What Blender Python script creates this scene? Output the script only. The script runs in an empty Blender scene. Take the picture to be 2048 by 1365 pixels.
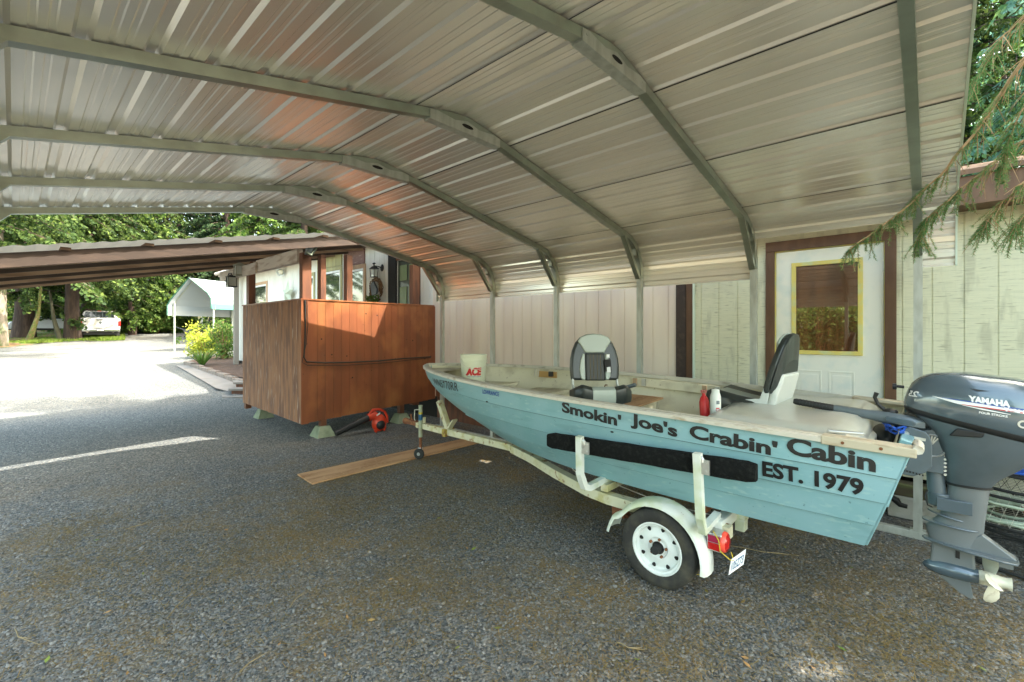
import bpy, bmesh, math, random
import numpy as np
from mathutils import Vector, Matrix
R = math.radians
random.seed(7)
sc = bpy.context.scene
C = sc.collection

# ------------------------------------------------------------------ camera, sky, sun, exposure
YAW, FOC, HOR, EYE = .828, 915.3, 662.8, 1.684
cam_d = bpy.data.cameras.new('camera'); cam = bpy.data.objects.new('camera', cam_d); C.objects.link(cam)
cam.location = (0, 0, EYE)
cam.rotation_euler = (R(90), 0, -YAW)
cam_d.sensor_width = 36; cam_d.lens = FOC / 2048 * 36
cam_d.shift_y = (HOR - 682.5) / 2048
cam_d.clip_start = .05; cam_d.clip_end = 1000
sc.camera = cam

SUN = Vector((.42, -.62, 1.0)).normalized()          # towards the sun
w = bpy.data.worlds.new('World'); sc.world = w; w.use_nodes = True
nt = w.node_tree; nt.nodes.clear()
sky = nt.nodes.new('ShaderNodeTexSky'); sky.sky_type = 'NISHITA'; sky.sun_disc = False
sky.sun_elevation = math.asin(SUN.z); sky.sun_rotation = math.atan2(SUN.x, SUN.y)
bg = nt.nodes.new('ShaderNodeBackground'); bg.inputs[1].default_value = .15
wo = nt.nodes.new('ShaderNodeOutputWorld')
sky.dust_density = 3.0; sky.ozone_density = .6
tint = nt.nodes.new('ShaderNodeMix'); tint.data_type = 'RGBA'; tint.blend_type = 'MULTIPLY'; tint.inputs[0].default_value = 1
tint.inputs[7].default_value = (1.15, 1.06, .80, 1)
nt.links.new(sky.outputs[0], tint.inputs[6]); nt.links.new(tint.outputs[2], bg.inputs[0]); nt.links.new(bg.outputs[0], wo.inputs[0])
sl = bpy.data.lights.new('sun', 'SUN'); sl.energy = 2.0; sl.angle = R(.5); sl.color = (.80, .745, .66)
so = bpy.data.objects.new('sun', sl); C.objects.link(so)
so.rotation_euler = SUN.to_track_quat('Z', 'Y').to_euler()
sc.view_settings.view_transform = 'Standard'; sc.view_settings.look = 'None'
sc.view_settings.exposure = 3.38; sc.view_settings.gamma = 1
sc.cycles.max_bounces = 9; sc.cycles.diffuse_bounces = 7; sc.cycles.glossy_bounces = 4
sc.cycles.transparent_max_bounces = 6; sc.cycles.caustics_reflective = False

# ------------------------------------------------------------------ helpers
_c, _s = math.cos(YAW), math.sin(YAW)
def IX(x, y, X):
    t = (x-1024)/FOC; zc = X/(t*_c+_s); return Vector((X, -t*zc*_s+zc*_c, EYE+(HOR-y)/FOC*zc))
def IY(x, y, Y):
    t = (x-1024)/FOC; zc = Y/(_c-t*_s); return Vector((t*zc*_c+zc*_s, Y, EYE+(HOR-y)/FOC*zc))
def IZ(x, zc, z=0):
    t = (x-1024)/FOC; return Vector((zc*(t*_c+_s), zc*(_c-t*_s), z))
def gz(X, Y):
    d = X*_s+Y*_c-8.5
    return .055*(d if d > 3 else (0 if d < -1 else (d+1)**2/16*.75 + 0)) if d < 60 else 3.3
def IG(x, y, z=0):
    zc = (EYE-z)*FOC/(y-HOR); return IZ(x, zc, z)

class MB:
    def __init__(s): s.v = []; s.f = []
    def add(s, vs, fs):
        b = len(s.v); s.v += [tuple(p) for p in vs]; s.f += [tuple(i+b for i in q) for q in fs]; return s
    def box(s, c, d, rot=None, taper=1):
        x, y, z = [k/2 for k in d]; P = []
        for k, t in ((-z, 1), (z, taper)):
            for i, j in ((-x, -y), (x, -y), (x, y), (-x, y)): P.append(Vector((i*t, j*t, k)))
        if rot is not None: P = [rot @ p for p in P]
        c = Vector(c)
        return s.add([p+c for p in P], [(3,2,1,0),(4,5,6,7),(0,1,5,4),(1,2,6,5),(2,3,7,6),(3,0,4,7)])
    def bb(s, a, b):
        return s.box([(p+q)/2 for p, q in zip(a, b)], [abs(p-q) for p, q in zip(a, b)])
    def beam(s, p, q, w, h, up=(0,0,1)):
        p, q, up = Vector(p), Vector(q), Vector(up); d = q-p; L = d.length; d.normalize()
        a = d.cross(up).normalized(); b = a.cross(d)
        return s.box((p+q)/2, (L, w, h), Matrix((d, a, b)).transposed())
    def tube(s, pts, r, n=8, cap=True, close=False, sq=False):
        pts = [Vector(p) for p in pts]; m = len(pts)
        rr = r if isinstance(r, (list, tuple)) else [r]*m
        vs = []; prev = None
        for i, p in enumerate(pts):
            if close: d = pts[(i+1) % m]-pts[i-1]
            else: d = pts[min(i+1, m-1)]-pts[max(i-1, 0)]
            if d.length < 1e-9: d = Vector((0,0,1))
            d.normalize()
            if prev is None:
                a = d.cross(Vector((0,0,1)));
                if a.length < .2: a = d.cross(Vector((0,1,0)))
            else: a = prev - d*prev.dot(d)
            a.normalize(); prev = a; b = d.cross(a)
            for k in range(n):
                t = 2*math.pi*(k+(.5 if sq else 0))/n
                vs.append(p+(a*math.cos(t)+b*math.sin(t))*rr[i])
        fs = []
        for i in range(m if close else m-1):
            j = (i+1) % m
            for k in range(n): l = (k+1) % n; fs.append((i*n+k, i*n+l, j*n+l, j*n+k))
        if cap and not close: fs += [tuple(range(n-1, -1, -1)), tuple((m-1)*n+k for k in range(n))]
        return s.add(vs, fs)
    def cyl(s, p, q, r, n=16, r2=None): return s.tube([p, q], [r, r if r2 is None else r2], n)
    def loft(s, rings, cap=True, close=True):
        n = len(rings[0]); vs = [p for r in rings for p in r]; fs = []
        for i in range(len(rings)-1):
            for k in range(n if close else n-1): l = (k+1) % n; fs.append((i*n+k, i*n+l, (i+1)*n+l, (i+1)*n+k))
        if cap and close: fs += [tuple(range(n-1, -1, -1)), tuple((len(rings)-1)*n+k for k in range(n))]
        return s.add(vs, fs)
    def prism(s, poly, fn, t0, t1):
        n = len(poly)
        return s.loft([[fn(a, b, t0) for a, b in poly], [fn(a, b, t1) for a, b in poly]])
    def lathe(s, prof, o, ax=(0,0,1), n=24, cap=False):
        o = Vector(o); ax = Vector(ax).normalized(); q = Vector((0,0,1)).rotation_difference(ax)
        rings = [[o+q @ Vector((r*math.cos(2*math.pi*k/n), r*math.sin(2*math.pi*k/n), h)) for k in range(n)] for r, h in prof]
        return s.loft(rings, cap)
    def ell(s, c, r, n=14, m=9, rot=None):
        c = Vector(c); rings = []
        for i in range(m+1):
            t = math.pi*i/m; rg = []
            for k in range(n):
                p = Vector((r[0]*math.sin(t+1e-4)*math.cos(2*math.pi*k/n), r[1]*math.sin(t+1e-4)*math.sin(2*math.pi*k/n), -r[2]*math.cos(t)))
                rg.append(c+(rot @ p if rot is not None else p))
            rings.append(rg)
        return s.loft(rings)
    def build(s, name, mat, parent=None, world=True, smooth=None, bevel=0, label=None):
        me = bpy.data.meshes.new(name)
        vs = s.v
        if parent is not None and world:
            inv = root_matrix(parent).inverted(); vs = [tuple(inv @ Vector(p)) for p in vs]
        me.from_pydata(vs, [], s.f); me.validate(); me.update()
        bm = bmesh.new(); bm.from_mesh(me); bmesh.ops.recalc_face_normals(bm, faces=bm.faces); bm.to_mesh(me); bm.free()
        me.materials.append(mat)
        if smooth is not None:
            me.shade_smooth(); me.set_sharp_from_angle(angle=R(smooth))
        o = bpy.data.objects.new(name, me); C.objects.link(o)
        if parent is not None: o.parent = parent
        if bevel:
            b = o.modifiers.new('b', 'BEVEL'); b.width = bevel; b.segments = 2; b.limit_method = 'ANGLE'; b.angle_limit = R(40)
        if label: o['label'] = label
        return o
def root_matrix(o):
    m = Matrix.Translation(o.location) @ o.rotation_euler.to_matrix().to_4x4()
    return root_matrix(o.parent) @ m if o.parent else m
def tag(o, label, cat, group=None, kind=None):
    o['label'] = label; o['category'] = cat
    if group: o['group'] = group
    if kind: o['kind'] = kind
    return o
def thing(name, label, cat, loc=(0,0,0), rotz=0, group=None):
    o = bpy.data.objects.new(name, None); C.objects.link(o); o.location = loc; o.rotation_euler = (0, 0, rotz)
    o.empty_display_size = .1
    return tag(o, label, cat, group)
def copy_tree(o, parent=None):
    c = o.copy(); C.objects.link(c); c.parent = parent
    for ch in [x for x in bpy.data.objects if x.parent == o and x is not c]: copy_tree(ch, c)
    return c
def struct(name, mb, mat, **k):
    o = mb.build(name, mat, **k); o['kind'] = 'structure'; return o

# ------------------------------------------------------------------ materials
def nodes(name):
    m = bpy.data.materials.new(name); m.use_nodes = True; t = m.node_tree
    return m, t, t.nodes['Principled BSDF']
def mat(name, col, rough=.6, metal=0, vary=None, bump=None, coat=0, rvar=None, spec=None, trans=0, emit=None):
    """vary = list of (scale, (sx,sy,sz), colour, lo, hi): noise between lo..hi mixes that colour in"""
    m, t, p = nodes(name); N, L = t.nodes, t.links
    p.inputs['Base Color'].default_value = (*col, 1); p.inputs['Roughness'].default_value = rough
    p.inputs['Metallic'].default_value = metal
    if coat: p.inputs['Coat Weight'].default_value = coat; p.inputs['Coat Roughness'].default_value = .06
    if spec is not None: p.inputs['Specular IOR Level'].default_value = spec
    if emit: p.inputs['Emission Color'].default_value = (*emit[0], 1); p.inputs['Emission Strength'].default_value = emit[1]
    tc = N.new('ShaderNodeTexCoord')
    def noise(scale, st, detail=4):
        mp = N.new('ShaderNodeMapping'); mp.inputs['Scale'].default_value = st
        L.new(tc.outputs['Object'], mp.inputs[0]); n = N.new('ShaderNodeTexNoise')
        n.inputs['Scale'].default_value = scale; n.inputs['Detail'].default_value = detail
        L.new(mp.outputs[0], n.inputs['Vector']); return n
    src = None
    for (scale, st, c2, lo, hi) in (vary or []):
        n = noise(scale, st); mr = N.new('ShaderNodeMapRange'); mr.inputs[1].default_value = lo; mr.inputs[2].default_value = hi
        L.new(n.outputs[0], mr.inputs[0]); mx = N.new('ShaderNodeMix'); mx.data_type = 'RGBA'
        if src is None: mx.inputs[6].default_value = (*col, 1)
        else: L.new(src, mx.inputs[6])
        mx.inputs[7].default_value = (*c2, 1); L.new(mr.outputs[0], mx.inputs[0]); src = mx.outputs[2]
    if src is not None: L.new(src, p.inputs['Base Color'])
    if bump:
        n = noise(bump[0], bump[2] if len(bump) > 2 else (1,1,1)); b = N.new('ShaderNodeBump')
        b.inputs['Strength'].default_value = bump[1]; b.inputs['Distance'].default_value = bump[3] if len(bump) > 3 else .01
        L.new(n.outputs[0], b.inputs['Height']); L.new(b.outputs[0], p.inputs['Normal'])
    if rvar:
        n = noise(rvar[0], rvar[1]); mr = N.new('ShaderNodeMapRange'); mr.inputs[1].default_value = .3; mr.inputs[2].default_value = .7
        mr.inputs[3].default_value = rvar[2]; mr.inputs[4].default_value = rvar[3]
        L.new(n.outputs[0], mr.inputs[0]); L.new(mr.outputs[0], p.inputs['Roughness'])
    return m
def island_mat(name, cols, rough=.8, trans=0, spec=.2):
    m, t, p = nodes(name); N, L = t.nodes, t.links
    g = N.new('ShaderNodeNewGeometry'); r = N.new('ShaderNodeValToRGB')
    L.new(g.outputs['Random Per Island'], r.inputs[0])
    e = r.color_ramp.elements
    while len(e) < len(cols): e.new(.5)
    for i, c in enumerate(cols): e[i].position = i/(len(cols)-1); e[i].color = (*c, 1)
    L.new(r.outputs[0], p.inputs['Base Color']); p.inputs['Roughness'].default_value = rough
    p.inputs['Specular IOR Level'].default_value = spec
    if trans:
        tr = N.new('ShaderNodeBsdfTranslucent'); mx = N.new('ShaderNodeMixShader'); mx.inputs[0].default_value = trans
        hs = N.new('ShaderNodeHueSaturation'); hs.inputs['Value'].default_value = 1.5; L.new(r.outputs[0], hs.inputs['Color'])
        L.new(hs.outputs[0], tr.inputs[0]); L.new(p.outputs[0], mx.inputs[1]); L.new(tr.outputs[0], mx.inputs[2])
        L.new(mx.outputs[0], N['Material Output'].inputs[0])
    return m
def gravel_mat():
    m, t, p = nodes('gravel'); N, L = t.nodes, t.links
    tc = N.new('ShaderNodeTexCoord')
    v = N.new('ShaderNodeTexVoronoi'); v.inputs['Scale'].default_value = 58; L.new(tc.outputs['Object'], v.inputs['Vector'])
    v2 = N.new('ShaderNodeTexVoronoi'); v2.inputs['Scale'].default_value = 120; L.new(tc.outputs['Object'], v2.inputs['Vector'])
    s = N.new('ShaderNodeSeparateColor'); L.new(v.outputs['Color'], s.inputs[0])
    r = N.new('ShaderNodeValToRGB'); L.new(s.outputs[0], r.inputs[0]); e = r.color_ramp.elements
    e[0].color = (.05,.058,.062,1); e[1].color = (.30,.305,.29,1); e.new(.5).color = (.12,.132,.132,1); e.new(.85).color = (.19,.185,.165,1)
    n = N.new('ShaderNodeTexNoise'); n.inputs['Scale'].default_value = .9; n.inputs['Detail'].default_value = 8; n.inputs['Roughness'].default_value = .7
    L.new(tc.outputs['Object'], n.inputs['Vector'])
    mr = N.new('ShaderNodeMapRange'); mr.inputs[1].default_value = .47; mr.inputs[2].default_value = .62; mr.inputs[4].default_value = .85
    L.new(n.outputs[0], mr.inputs[0])
    # needle litter only inside the shed and near the carport
    sp = N.new('ShaderNodeSeparateXYZ'); L.new(tc.outputs['Object'], sp.inputs[0])
    my = N.new('ShaderNodeMapRange'); my.inputs[1].default_value = 8; my.inputs[2].default_value = 4.5; L.new(sp.outputs[1], my.inputs[0])
    mm = N.new('ShaderNodeMath'); mm.operation = 'MULTIPLY'; L.new(mr.outputs[0], mm.inputs[0]); L.new(my.outputs[0], mm.inputs[1])
    mx = N.new('ShaderNodeMix'); mx.data_type = 'RGBA'; L.new(mm.outputs[0], mx.inputs[0]); L.new(r.outputs[0], mx.inputs[6]); mx.inputs[7].default_value = (.23,.16,.065,1)
    n3 = N.new('ShaderNodeTexNoise'); n3.inputs['Scale'].default_value = .25; n3.inputs['Detail'].default_value = 5; L.new(tc.outputs['Object'], n3.inputs['Vector'])
    hs = N.new('ShaderNodeHueSaturation'); L.new(mx.outputs[2], hs.inputs['Color'])
    m3 = N.new('ShaderNodeMapRange'); m3.inputs[1].default_value = .3; m3.inputs[2].default_value = .7; m3.inputs[3].default_value = .8; m3.inputs[4].default_value = 1.25
    L.new(n3.outputs[0], m3.inputs[0]); L.new(m3.outputs[0], hs.inputs['Value'])
    L.new(hs.outputs[0], p.inputs['Base Color']); p.inputs['Roughness'].default_value = .85
    ad = N.new('ShaderNodeMath'); ad.operation = 'ADD'; L.new(v.outputs['Distance'], ad.inputs[0])
    h2 = N.new('ShaderNodeMath'); h2.operation = 'MULTIPLY'; h2.inputs[1].default_value = .5; L.new(v2.outputs['Distance'], h2.inputs[0]); L.new(h2.outputs[0], ad.inputs[1])
    b = N.new('ShaderNodeBump'); b.invert = True; b.inputs['Strength'].default_value = .9; b.inputs['Distance'].default_value = .012
    L.new(ad.outputs[0], b.inputs['Height']); L.new(b.outputs[0], p.inputs['Normal'])
    return m
M = {}
M['gravel'] = gravel_mat()
M['stone'] = island_mat('gravel stones', [(.055,.064,.066),(.12,.135,.135),(.20,.21,.205),(.17,.15,.11),(.28,.28,.26),(.10,.105,.095)], .75, spec=.35)
M['litter'] = island_mat('dry needles', [(.20,.13,.045),(.28,.19,.07),(.13,.11,.04),(.32,.24,.09)], .8)
M['galv'] = mat('galvanised tube', (.34,.38,.32), .36, .8, [(6,(1,.3,1),(.29,.32,.27),.4,.6)])
M['galv_leg'] = mat('galvanised leg', (.50,.53,.49), .5, .5, [(20,(1,1,.3),(.4,.42,.38),.4,.65)])
M['roof'] = mat('galvalume sheet', (.93,.89,.81), .27, .58)
M['seam'] = mat('black seam strip', (.02,.02,.02), .8)
M['trim_white'] = mat('pale green edge trim', (.62,.72,.62), .4, .2)
M['siding_cream'] = mat('cream siding paint', (.78,.68,.54), .75, 0, [(3,(1,1,.2),(.70,.59,.49),.4,.65)], bump=(40,.35,(1,1,.12),.004))
M['siding_green'] = mat('weathered pale siding', (.68,.67,.48), .8, 0, [(9,(1,1,.22),(.50,.49,.35),.55,.66),(90,(1,.05,1),(.60,.60,.43),.45,.7),(26,(.3,.3,3),(.44,.43,.30),.58,.68)], bump=(60,.4,(1,1,.1),.004))
M['siding_white'] = mat('white siding paint', (.74,.72,.66), .7, 0, [(3,(1,1,.2),(.66,.64,.58),.4,.65)], bump=(40,.2,(1,1,.12),.003))
M['brown_trim'] = mat('brown painted trim', (.10,.048,.022), .6, 0, [(14,(1,1,.25),(.14,.072,.035),.45,.7)], bump=(30,.2,(1,1,.1),.003))
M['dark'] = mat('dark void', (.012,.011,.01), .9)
M['door_white'] = mat('white door paint', (.82,.82,.72), .45, 0, [(5,(1,1,1),(.68,.74,.68),.5,.7)])
M['yellow_frame'] = mat('yellowed frame', (.72,.60,.16), .5, 0, [(8,(1,1,1),(.6,.62,.30),.45,.65)])
M['pane_brown'] = mat('door glass', (.15,.062,.025), .05, 0, [(5,(1,3.2,.12),(.09,.035,.015),.45,.6),(1.3,(1,1,1),(.06,.03,.015),.5,.62)], coat=1)
M['pane_brown'].node_tree.nodes['Principled BSDF'].inputs['Coat IOR'].default_value = 2.4
M['pane_brown'].node_tree.nodes['Principled BSDF'].inputs['Coat Roughness'].default_value = .01
M['pane'] = mat('window glass', (.03,.04,.035), .03, 0, coat=1)
M['wood_deck'] = mat('stained cedar', (.215,.066,.024), .5, 0, [(7,(1,1,.15),(.17,.055,.02),.45,.7),(2,(1,1,.6),(.31,.12,.04),.5,.7),(17,(1,1,.5),(.03,.012,.006),.72,.76)], bump=(50,.3,(1,1,.08),.004))
M['wood_deck2'] = mat('stained cedar darker', (.18,.055,.02), .5, 0, [(9,(1,1,.15),(.15,.05,.02),.45,.65),(2,(1,1,.6),(.36,.13,.04),.5,.7)], bump=(50,.3,(1,1,.08),.004))
M['wood_worn'] = mat('worn stained boards', (.26,.12,.055), .75, 0, [(14,(1,1,.12),(.13,.055,.03),.45,.6),(26,(1,1,.1),(.42,.33,.27),.61,.70)], bump=(60,.5,(1,1,.08),.006))
M['wood_post'] = mat('post stain', (.15,.055,.025), .6, 0, [(12,(1,1,.2),(.09,.035,.02),.45,.65)])
M['rafter'] = mat('rafter timber', (.20,.125,.08), .8, 0, [(12,(.15,1,1),(.14,.08,.05),.45,.65)], bump=(30,.3,(.1,1,1),.004))
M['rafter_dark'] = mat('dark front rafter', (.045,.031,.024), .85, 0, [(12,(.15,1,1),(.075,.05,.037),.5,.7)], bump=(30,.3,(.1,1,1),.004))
M['rafter_lit'] = mat('rafter painted lit', (.42,.29,.19), .8, 0, [(12,(.15,1,1),(.24,.15,.09),.45,.65)])  # light tone stands in for ground bounce on rafter undersides
M['rafter_shade'] = mat('rafter painted shaded', (.05,.034,.025), .8, 0, [(12,(.15,1,1),(.08,.055,.04),.45,.65)])  # dark tone stands in for the shaded rafter faces
M['white_wood'] = mat('white-washed timber', (.58,.52,.46), .8, 0, [(12,(1,.2,1),(.38,.30,.25),.5,.66)], bump=(30,.3,(1,.1,1),.004))
M['plywood'] = mat('plywood', (.50,.30,.15), .75, 0, [(6,(.2,1,1),(.30,.15,.06),.45,.65),(30,(1,1,1),(.5,.32,.16),.55,.7)], bump=(40,.2))
M['concrete'] = mat('concrete', (.42,.42,.38), .9, 0, [(6,(1,1,1),(.28,.30,.22),.45,.7)], bump=(60,.4))
M['edging'] = mat('weathered edging', (.22,.18,.15), .9, 0, [(6,(1,1,1),(.15,.12,.10),.45,.7)], bump=(60,.4))
M['path'] = mat('concrete walk', (.24,.225,.21), .9, 0, [(2,(1,1,1),(.20,.185,.17),.45,.7)], bump=(90,.2))
M['mulch'] = mat('bark mulch', (.10,.06,.04), .95, 0, [(25,(1,1,1),(.17,.10,.07),.45,.65)], bump=(40,1,(1,1,1),.04))
M['forest_floor'] = mat('forest floor', (.20,.12,.06), .95, 0, [(1.1,(1,1,1),(.06,.11,.03),.47,.56),(6,(1,1,1),(.26,.17,.09),.55,.7)], bump=(9,1,(1,1,1),.08))
M['hull'] = mat('pale blue hull paint', (.245,.43,.47), .42, 0, [(7,(.4,.4,2.2),(.20,.36,.39),.58,.70),(3,(1,1,1),(.20,.39,.42),.42,.68),(14,(.35,1,3),(.29,.47,.48),.58,.7),(40,(1,1,1),(.12,.24,.26),.68,.74)], bump=(15,.08,(1,1,1),.003))
M['liner'] = mat('old cream boat paint', (.68,.65,.48), .6, 0, [(5,(1,1,1),(.50,.46,.33),.5,.7),(30,(1,1,1),(.35,.30,.2),.66,.74)], bump=(20,.15))
M['gunwale'] = mat('chalky gunwale', (.56,.54,.45), .7, 0, [(22,(1,.3,1),(.34,.32,.25),.52,.68)])
M['rail'] = mat('alloy rub rail', (.66,.64,.56), .45, .2, [(20,(1,.4,1),(.45,.38,.28),.55,.7)])
M['knee'] = mat('weathered oak', (.50,.45,.33), .75, 0, [(25,(1,.2,1),(.36,.28,.18),.5,.68)])
M['grey_box'] = mat('grey gelcoat', (.47,.48,.42), .3, 0, [(4,(1,1,1),(.40,.41,.35),.45,.7),(60,(1,1,1),(.3,.26,.2),.70,.76)], coat=.3)
M['black_letter'] = mat('black vinyl', (.008,.009,.01), .4)
M['blue_letter'] = mat('blue vinyl', (.01,.06,.30), .4)
M['red'] = mat('red print', (.55,.02,.02), .45)
M['decal_red'] = mat('faded decal', (.75,.25,.18), .6)
M['white_letter'] = mat('white vinyl', (.80,.82,.82), .4)
M['carpet'] = mat('black bunk carpet', (.010,.011,.011), 1, 0, [(40,(1,1,1),(.02,.022,.02),.5,.7),(90,(1,1,1),(.10,.10,.08),.74,.78)], bump=(120,1,(1,1,1),.008), spec=.1)
M['trailer'] = mat('chalky trailer paint', (.62,.60,.42), .6, 0, [(7,(1,1,1),(.50,.46,.22),.48,.64),(16,(1,1,1),(.25,.12,.04),.60,.69)], bump=(25,.15))
M['trailer_white'] = mat('white trailer paint', (.70,.74,.68), .5, 0, [(5,(1,1,1),(.54,.60,.40),.46,.64),(18,(1,1,1),(.22,.14,.08),.70,.74)])
M['rust'] = mat('rust', (.16,.06,.025), .9, 0, [(20,(1,1,1),(.28,.12,.05),.45,.65)])
M['tyre'] = mat('tyre rubber', (.024,.024,.021), .8, 0, [(9,(1,1,1),(.07,.064,.045),.45,.7)], bump=(60,.2))
M['rim'] = mat('white rim', (.72,.76,.72), .4, 0, [(9,(1,1,1),(.6,.62,.56),.55,.7)])
M['red_lens'] = mat('red lens', (.45,.01,.01), .15, 0, coat=.6)
M['red_bright'] = mat('red reflector', (.9,.10,.06), .3)
M['steel'] = mat('zinc steel', (.55,.56,.54), .35, .8)
M['engine'] = mat('blue grey engine paint', (.095,.135,.165), .22, .3, [(2,(1,1,1),(.085,.12,.145),.45,.7)], coat=1)
M['engine2'] = mat('blue grey casting', (.125,.155,.175), .36, .3, [(8,(1,1,1),(.105,.135,.15),.45,.7)], coat=.3)
M['engine_mid'] = mat('grey leg paint', (.17,.19,.195), .36, .15, coat=.3)
M['black_plastic'] = mat('black plastic', (.012,.013,.014), .45)
M['black_rubber'] = mat('black rubber', (.016,.018,.017), .7)
M['prop'] = mat('cream propeller', (.72,.70,.56), .35, 0, [(14,(1,1,1),(.5,.46,.34),.6,.7)])
M['vinyl_dark'] = mat('charcoal vinyl', (.022,.03,.028), .42, coat=.15)
M['vinyl_dark2'] = mat('black vinyl', (.013,.017,.014), .5)
M['vinyl_light'] = mat('pale grey vinyl', (.36,.42,.37), .45, coat=.1)
M['shell'] = mat('pale seat shell', (.60,.64,.60), .5)
M['bucket'] = mat('white bucket', (.66,.70,.55), .4)
M['orange'] = mat('orange plastic', (.62,.055,.02), .35, 0, [(6,(1,1,1),(.45,.04,.02),.5,.7)])
M['buoy'] = mat('orange foam', (.75,.10,.02), .6)
M['rope_blue'] = mat('blue rope', (.02,.10,.48), .7)
M['rope_green'] = mat('pale rope', (.42,.50,.38), .8)
M['rope_yellow'] = mat('yellow rope', (.55,.42,.03), .7)
M['wire'] = mat('pot wire', (.03,.032,.03), .6)
M['white_paint'] = mat('white car paint', (.50,.51,.52), .25, 0, coat=.8)
M['silver_paint'] = mat('silver car paint', (.58,.62,.66), .25, .1, coat=.8)
M['car_glass'] = mat('car glass', (.03,.04,.045), .05, 0, coat=.6)
M['chrome'] = mat('chrome', (.7,.72,.74), .15, .9)
M['green_paint'] = mat('green trim paint', (.015,.08,.055), .5)
M['teal_band'] = mat('teal green sheet', (.06,.26,.21), .45)
M['roof_white'] = mat('white roof sheet', (.27,.31,.33), .4)
M['lamp_glass'] = mat('lamp glass', (.55,.6,.58), .1, coat=.5)
M['bulb'] = mat('bulb', (.9,.85,.7), .4)
M['twine'] = mat('twine', (.24,.19,.10), .9)
M['bark'] = mat('bark', (.04,.026,.02), .95, 0, [(7,(1,1,.2),(.075,.05,.036),.45,.65)], bump=(14,1,(1,1,.2),.06))
M['bark_pale'] = mat('pale bark', (.26,.22,.18), .95, 0, [(7,(1,1,.3),(.10,.13,.06),.48,.65)], bump=(14,1,(1,1,.2),.05))
M['twig'] = mat('twig bark', (.34,.22,.11), .9)
M['cedar'] = island_mat('cedar fronds', [(.015,.034,.010),(.035,.07,.018),(.07,.115,.025),(.025,.05,.018),(.12,.17,.035)], .7, .3)
M['fir'] = island_mat('fir fronds', [(.010,.026,.014),(.02,.045,.02),(.035,.07,.028),(.055,.10,.03)], .7, .25)
M['maple'] = island_mat('bright leaves', [(.022,.05,.012),(.055,.11,.022),(.13,.20,.035),(.03,.065,.016),(.09,.15,.035)], .6, .4)
M['spruce'] = island_mat('spruce needles', [(.06,.15,.04),(.10,.23,.06),(.15,.30,.10),(.07,.18,.08)], .6, .3)
M['shrub_yel'] = island_mat('golden leaves', [(.28,.32,.03),(.36,.38,.05),(.20,.28,.03),(.42,.44,.10)], .6, .35)
M['shrub_grn'] = island_mat('shrub leaves', [(.05,.12,.02),(.09,.18,.03),(.13,.22,.05),(.20,.18,.06)], .6, .3)
M['grass'] = island_mat('grass blades', [(.10,.17,.02),(.16,.24,.03),(.06,.12,.02),(.22,.24,.06)], .7, .3)
M['wreath'] = island_mat('wreath twigs', [(.20,.11,.06),(.12,.07,.04),(.30,.20,.12)], .8)

# ------------------------------------------------------------------ ground
def ground():
    xs = sorted(set([-120,-80,-50,-30,-20,-14,-10]+[i*1.0 for i in range(-8, 42)]+[46,55,70,100,140]))
    ys = sorted(set([-80,-50,-30,-20,-12,-8]+[i*1.0 for i in range(-6, 50)]+[55,65,80,110,160]))
    mb = MB(); n = len(xs)
    for y in ys:
        for x in xs: mb.v.append((x, y, gz(x, y)))
    for j in range(len(ys)-1):
        for i in range(n-1): mb.f.append((j*n+i, j*n+i+1, (j+1)*n+i+1, (j+1)*n+i))
    struct('gravel_ground', mb, M['gravel'], smooth=60)
ground()
def IGG(x, y):
    z = 0
    p = None
    for _ in range(60):
        zc = (EYE-z)*FOC/max(y-HOR, .3) if y > HOR+.3 else 60
        # intersect with rising plane by bisection on zc
        lo, hi = 1, 80
        for _ in range(40):
            m_ = (lo+hi)/2; q = IZ(x, m_); gy = HOR-FOC*(gz(q.x, q.y)-EYE)/m_
            if gy > y: lo = m_
            else: hi = m_
        q = IZ(x, lo); return Vector((q.x, q.y, gz(q.x, q.y)))
def sheet(pts, up, mat, name, sub=1):
    mb = MB(); mb.add([(p.x, p.y, gz(p.x, p.y)+up) for p in pts], [tuple(range(len(pts)))]); return mb

# forest floor: banks beyond the gravel yard
edge = [(-160,712),(-60,704),(0,697),(60,690),(115,682),(165,674),(215,667),(250,662.5),(300,659.5),(360,658),(460,656.6)]
ep = [IGG(*e) for e in edge]
mb = MB(); rows = 22; nn = len(ep)
for r in range(rows):
    for i, p in enumerate(ep):
        d = Vector((p.x, p.y, 0)).normalized(); k = r*1.6+(random.uniform(-.35,.35) if r else random.uniform(-.15,.15))
        q = Vector((p.x, p.y, 0))+d*k
        mb.v.append((q.x, q.y, gz(q.x, q.y)+(.006 if r == 0 else .05+.12*min(r,4)/4+random.uniform(-.04,.05))))
for r in range(rows-1):
    for i in range(nn-1): mb.f.append((r*nn+i, r*nn+i+1, (r+1)*nn+i+1, (r+1)*nn+i))
struct('forest_floor', mb, M['forest_floor'], smooth=60)
mb = MB()
mb.add([(-60,-40,.03),(-9,-40,.01),(-7.5,0,.01),(-7,8,.01),(-9,14,.02),(-9,24,.02),(-60,30,.05)], [tuple(range(7))])
struct('grass_verge', mb, M['forest_floor'])

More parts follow.
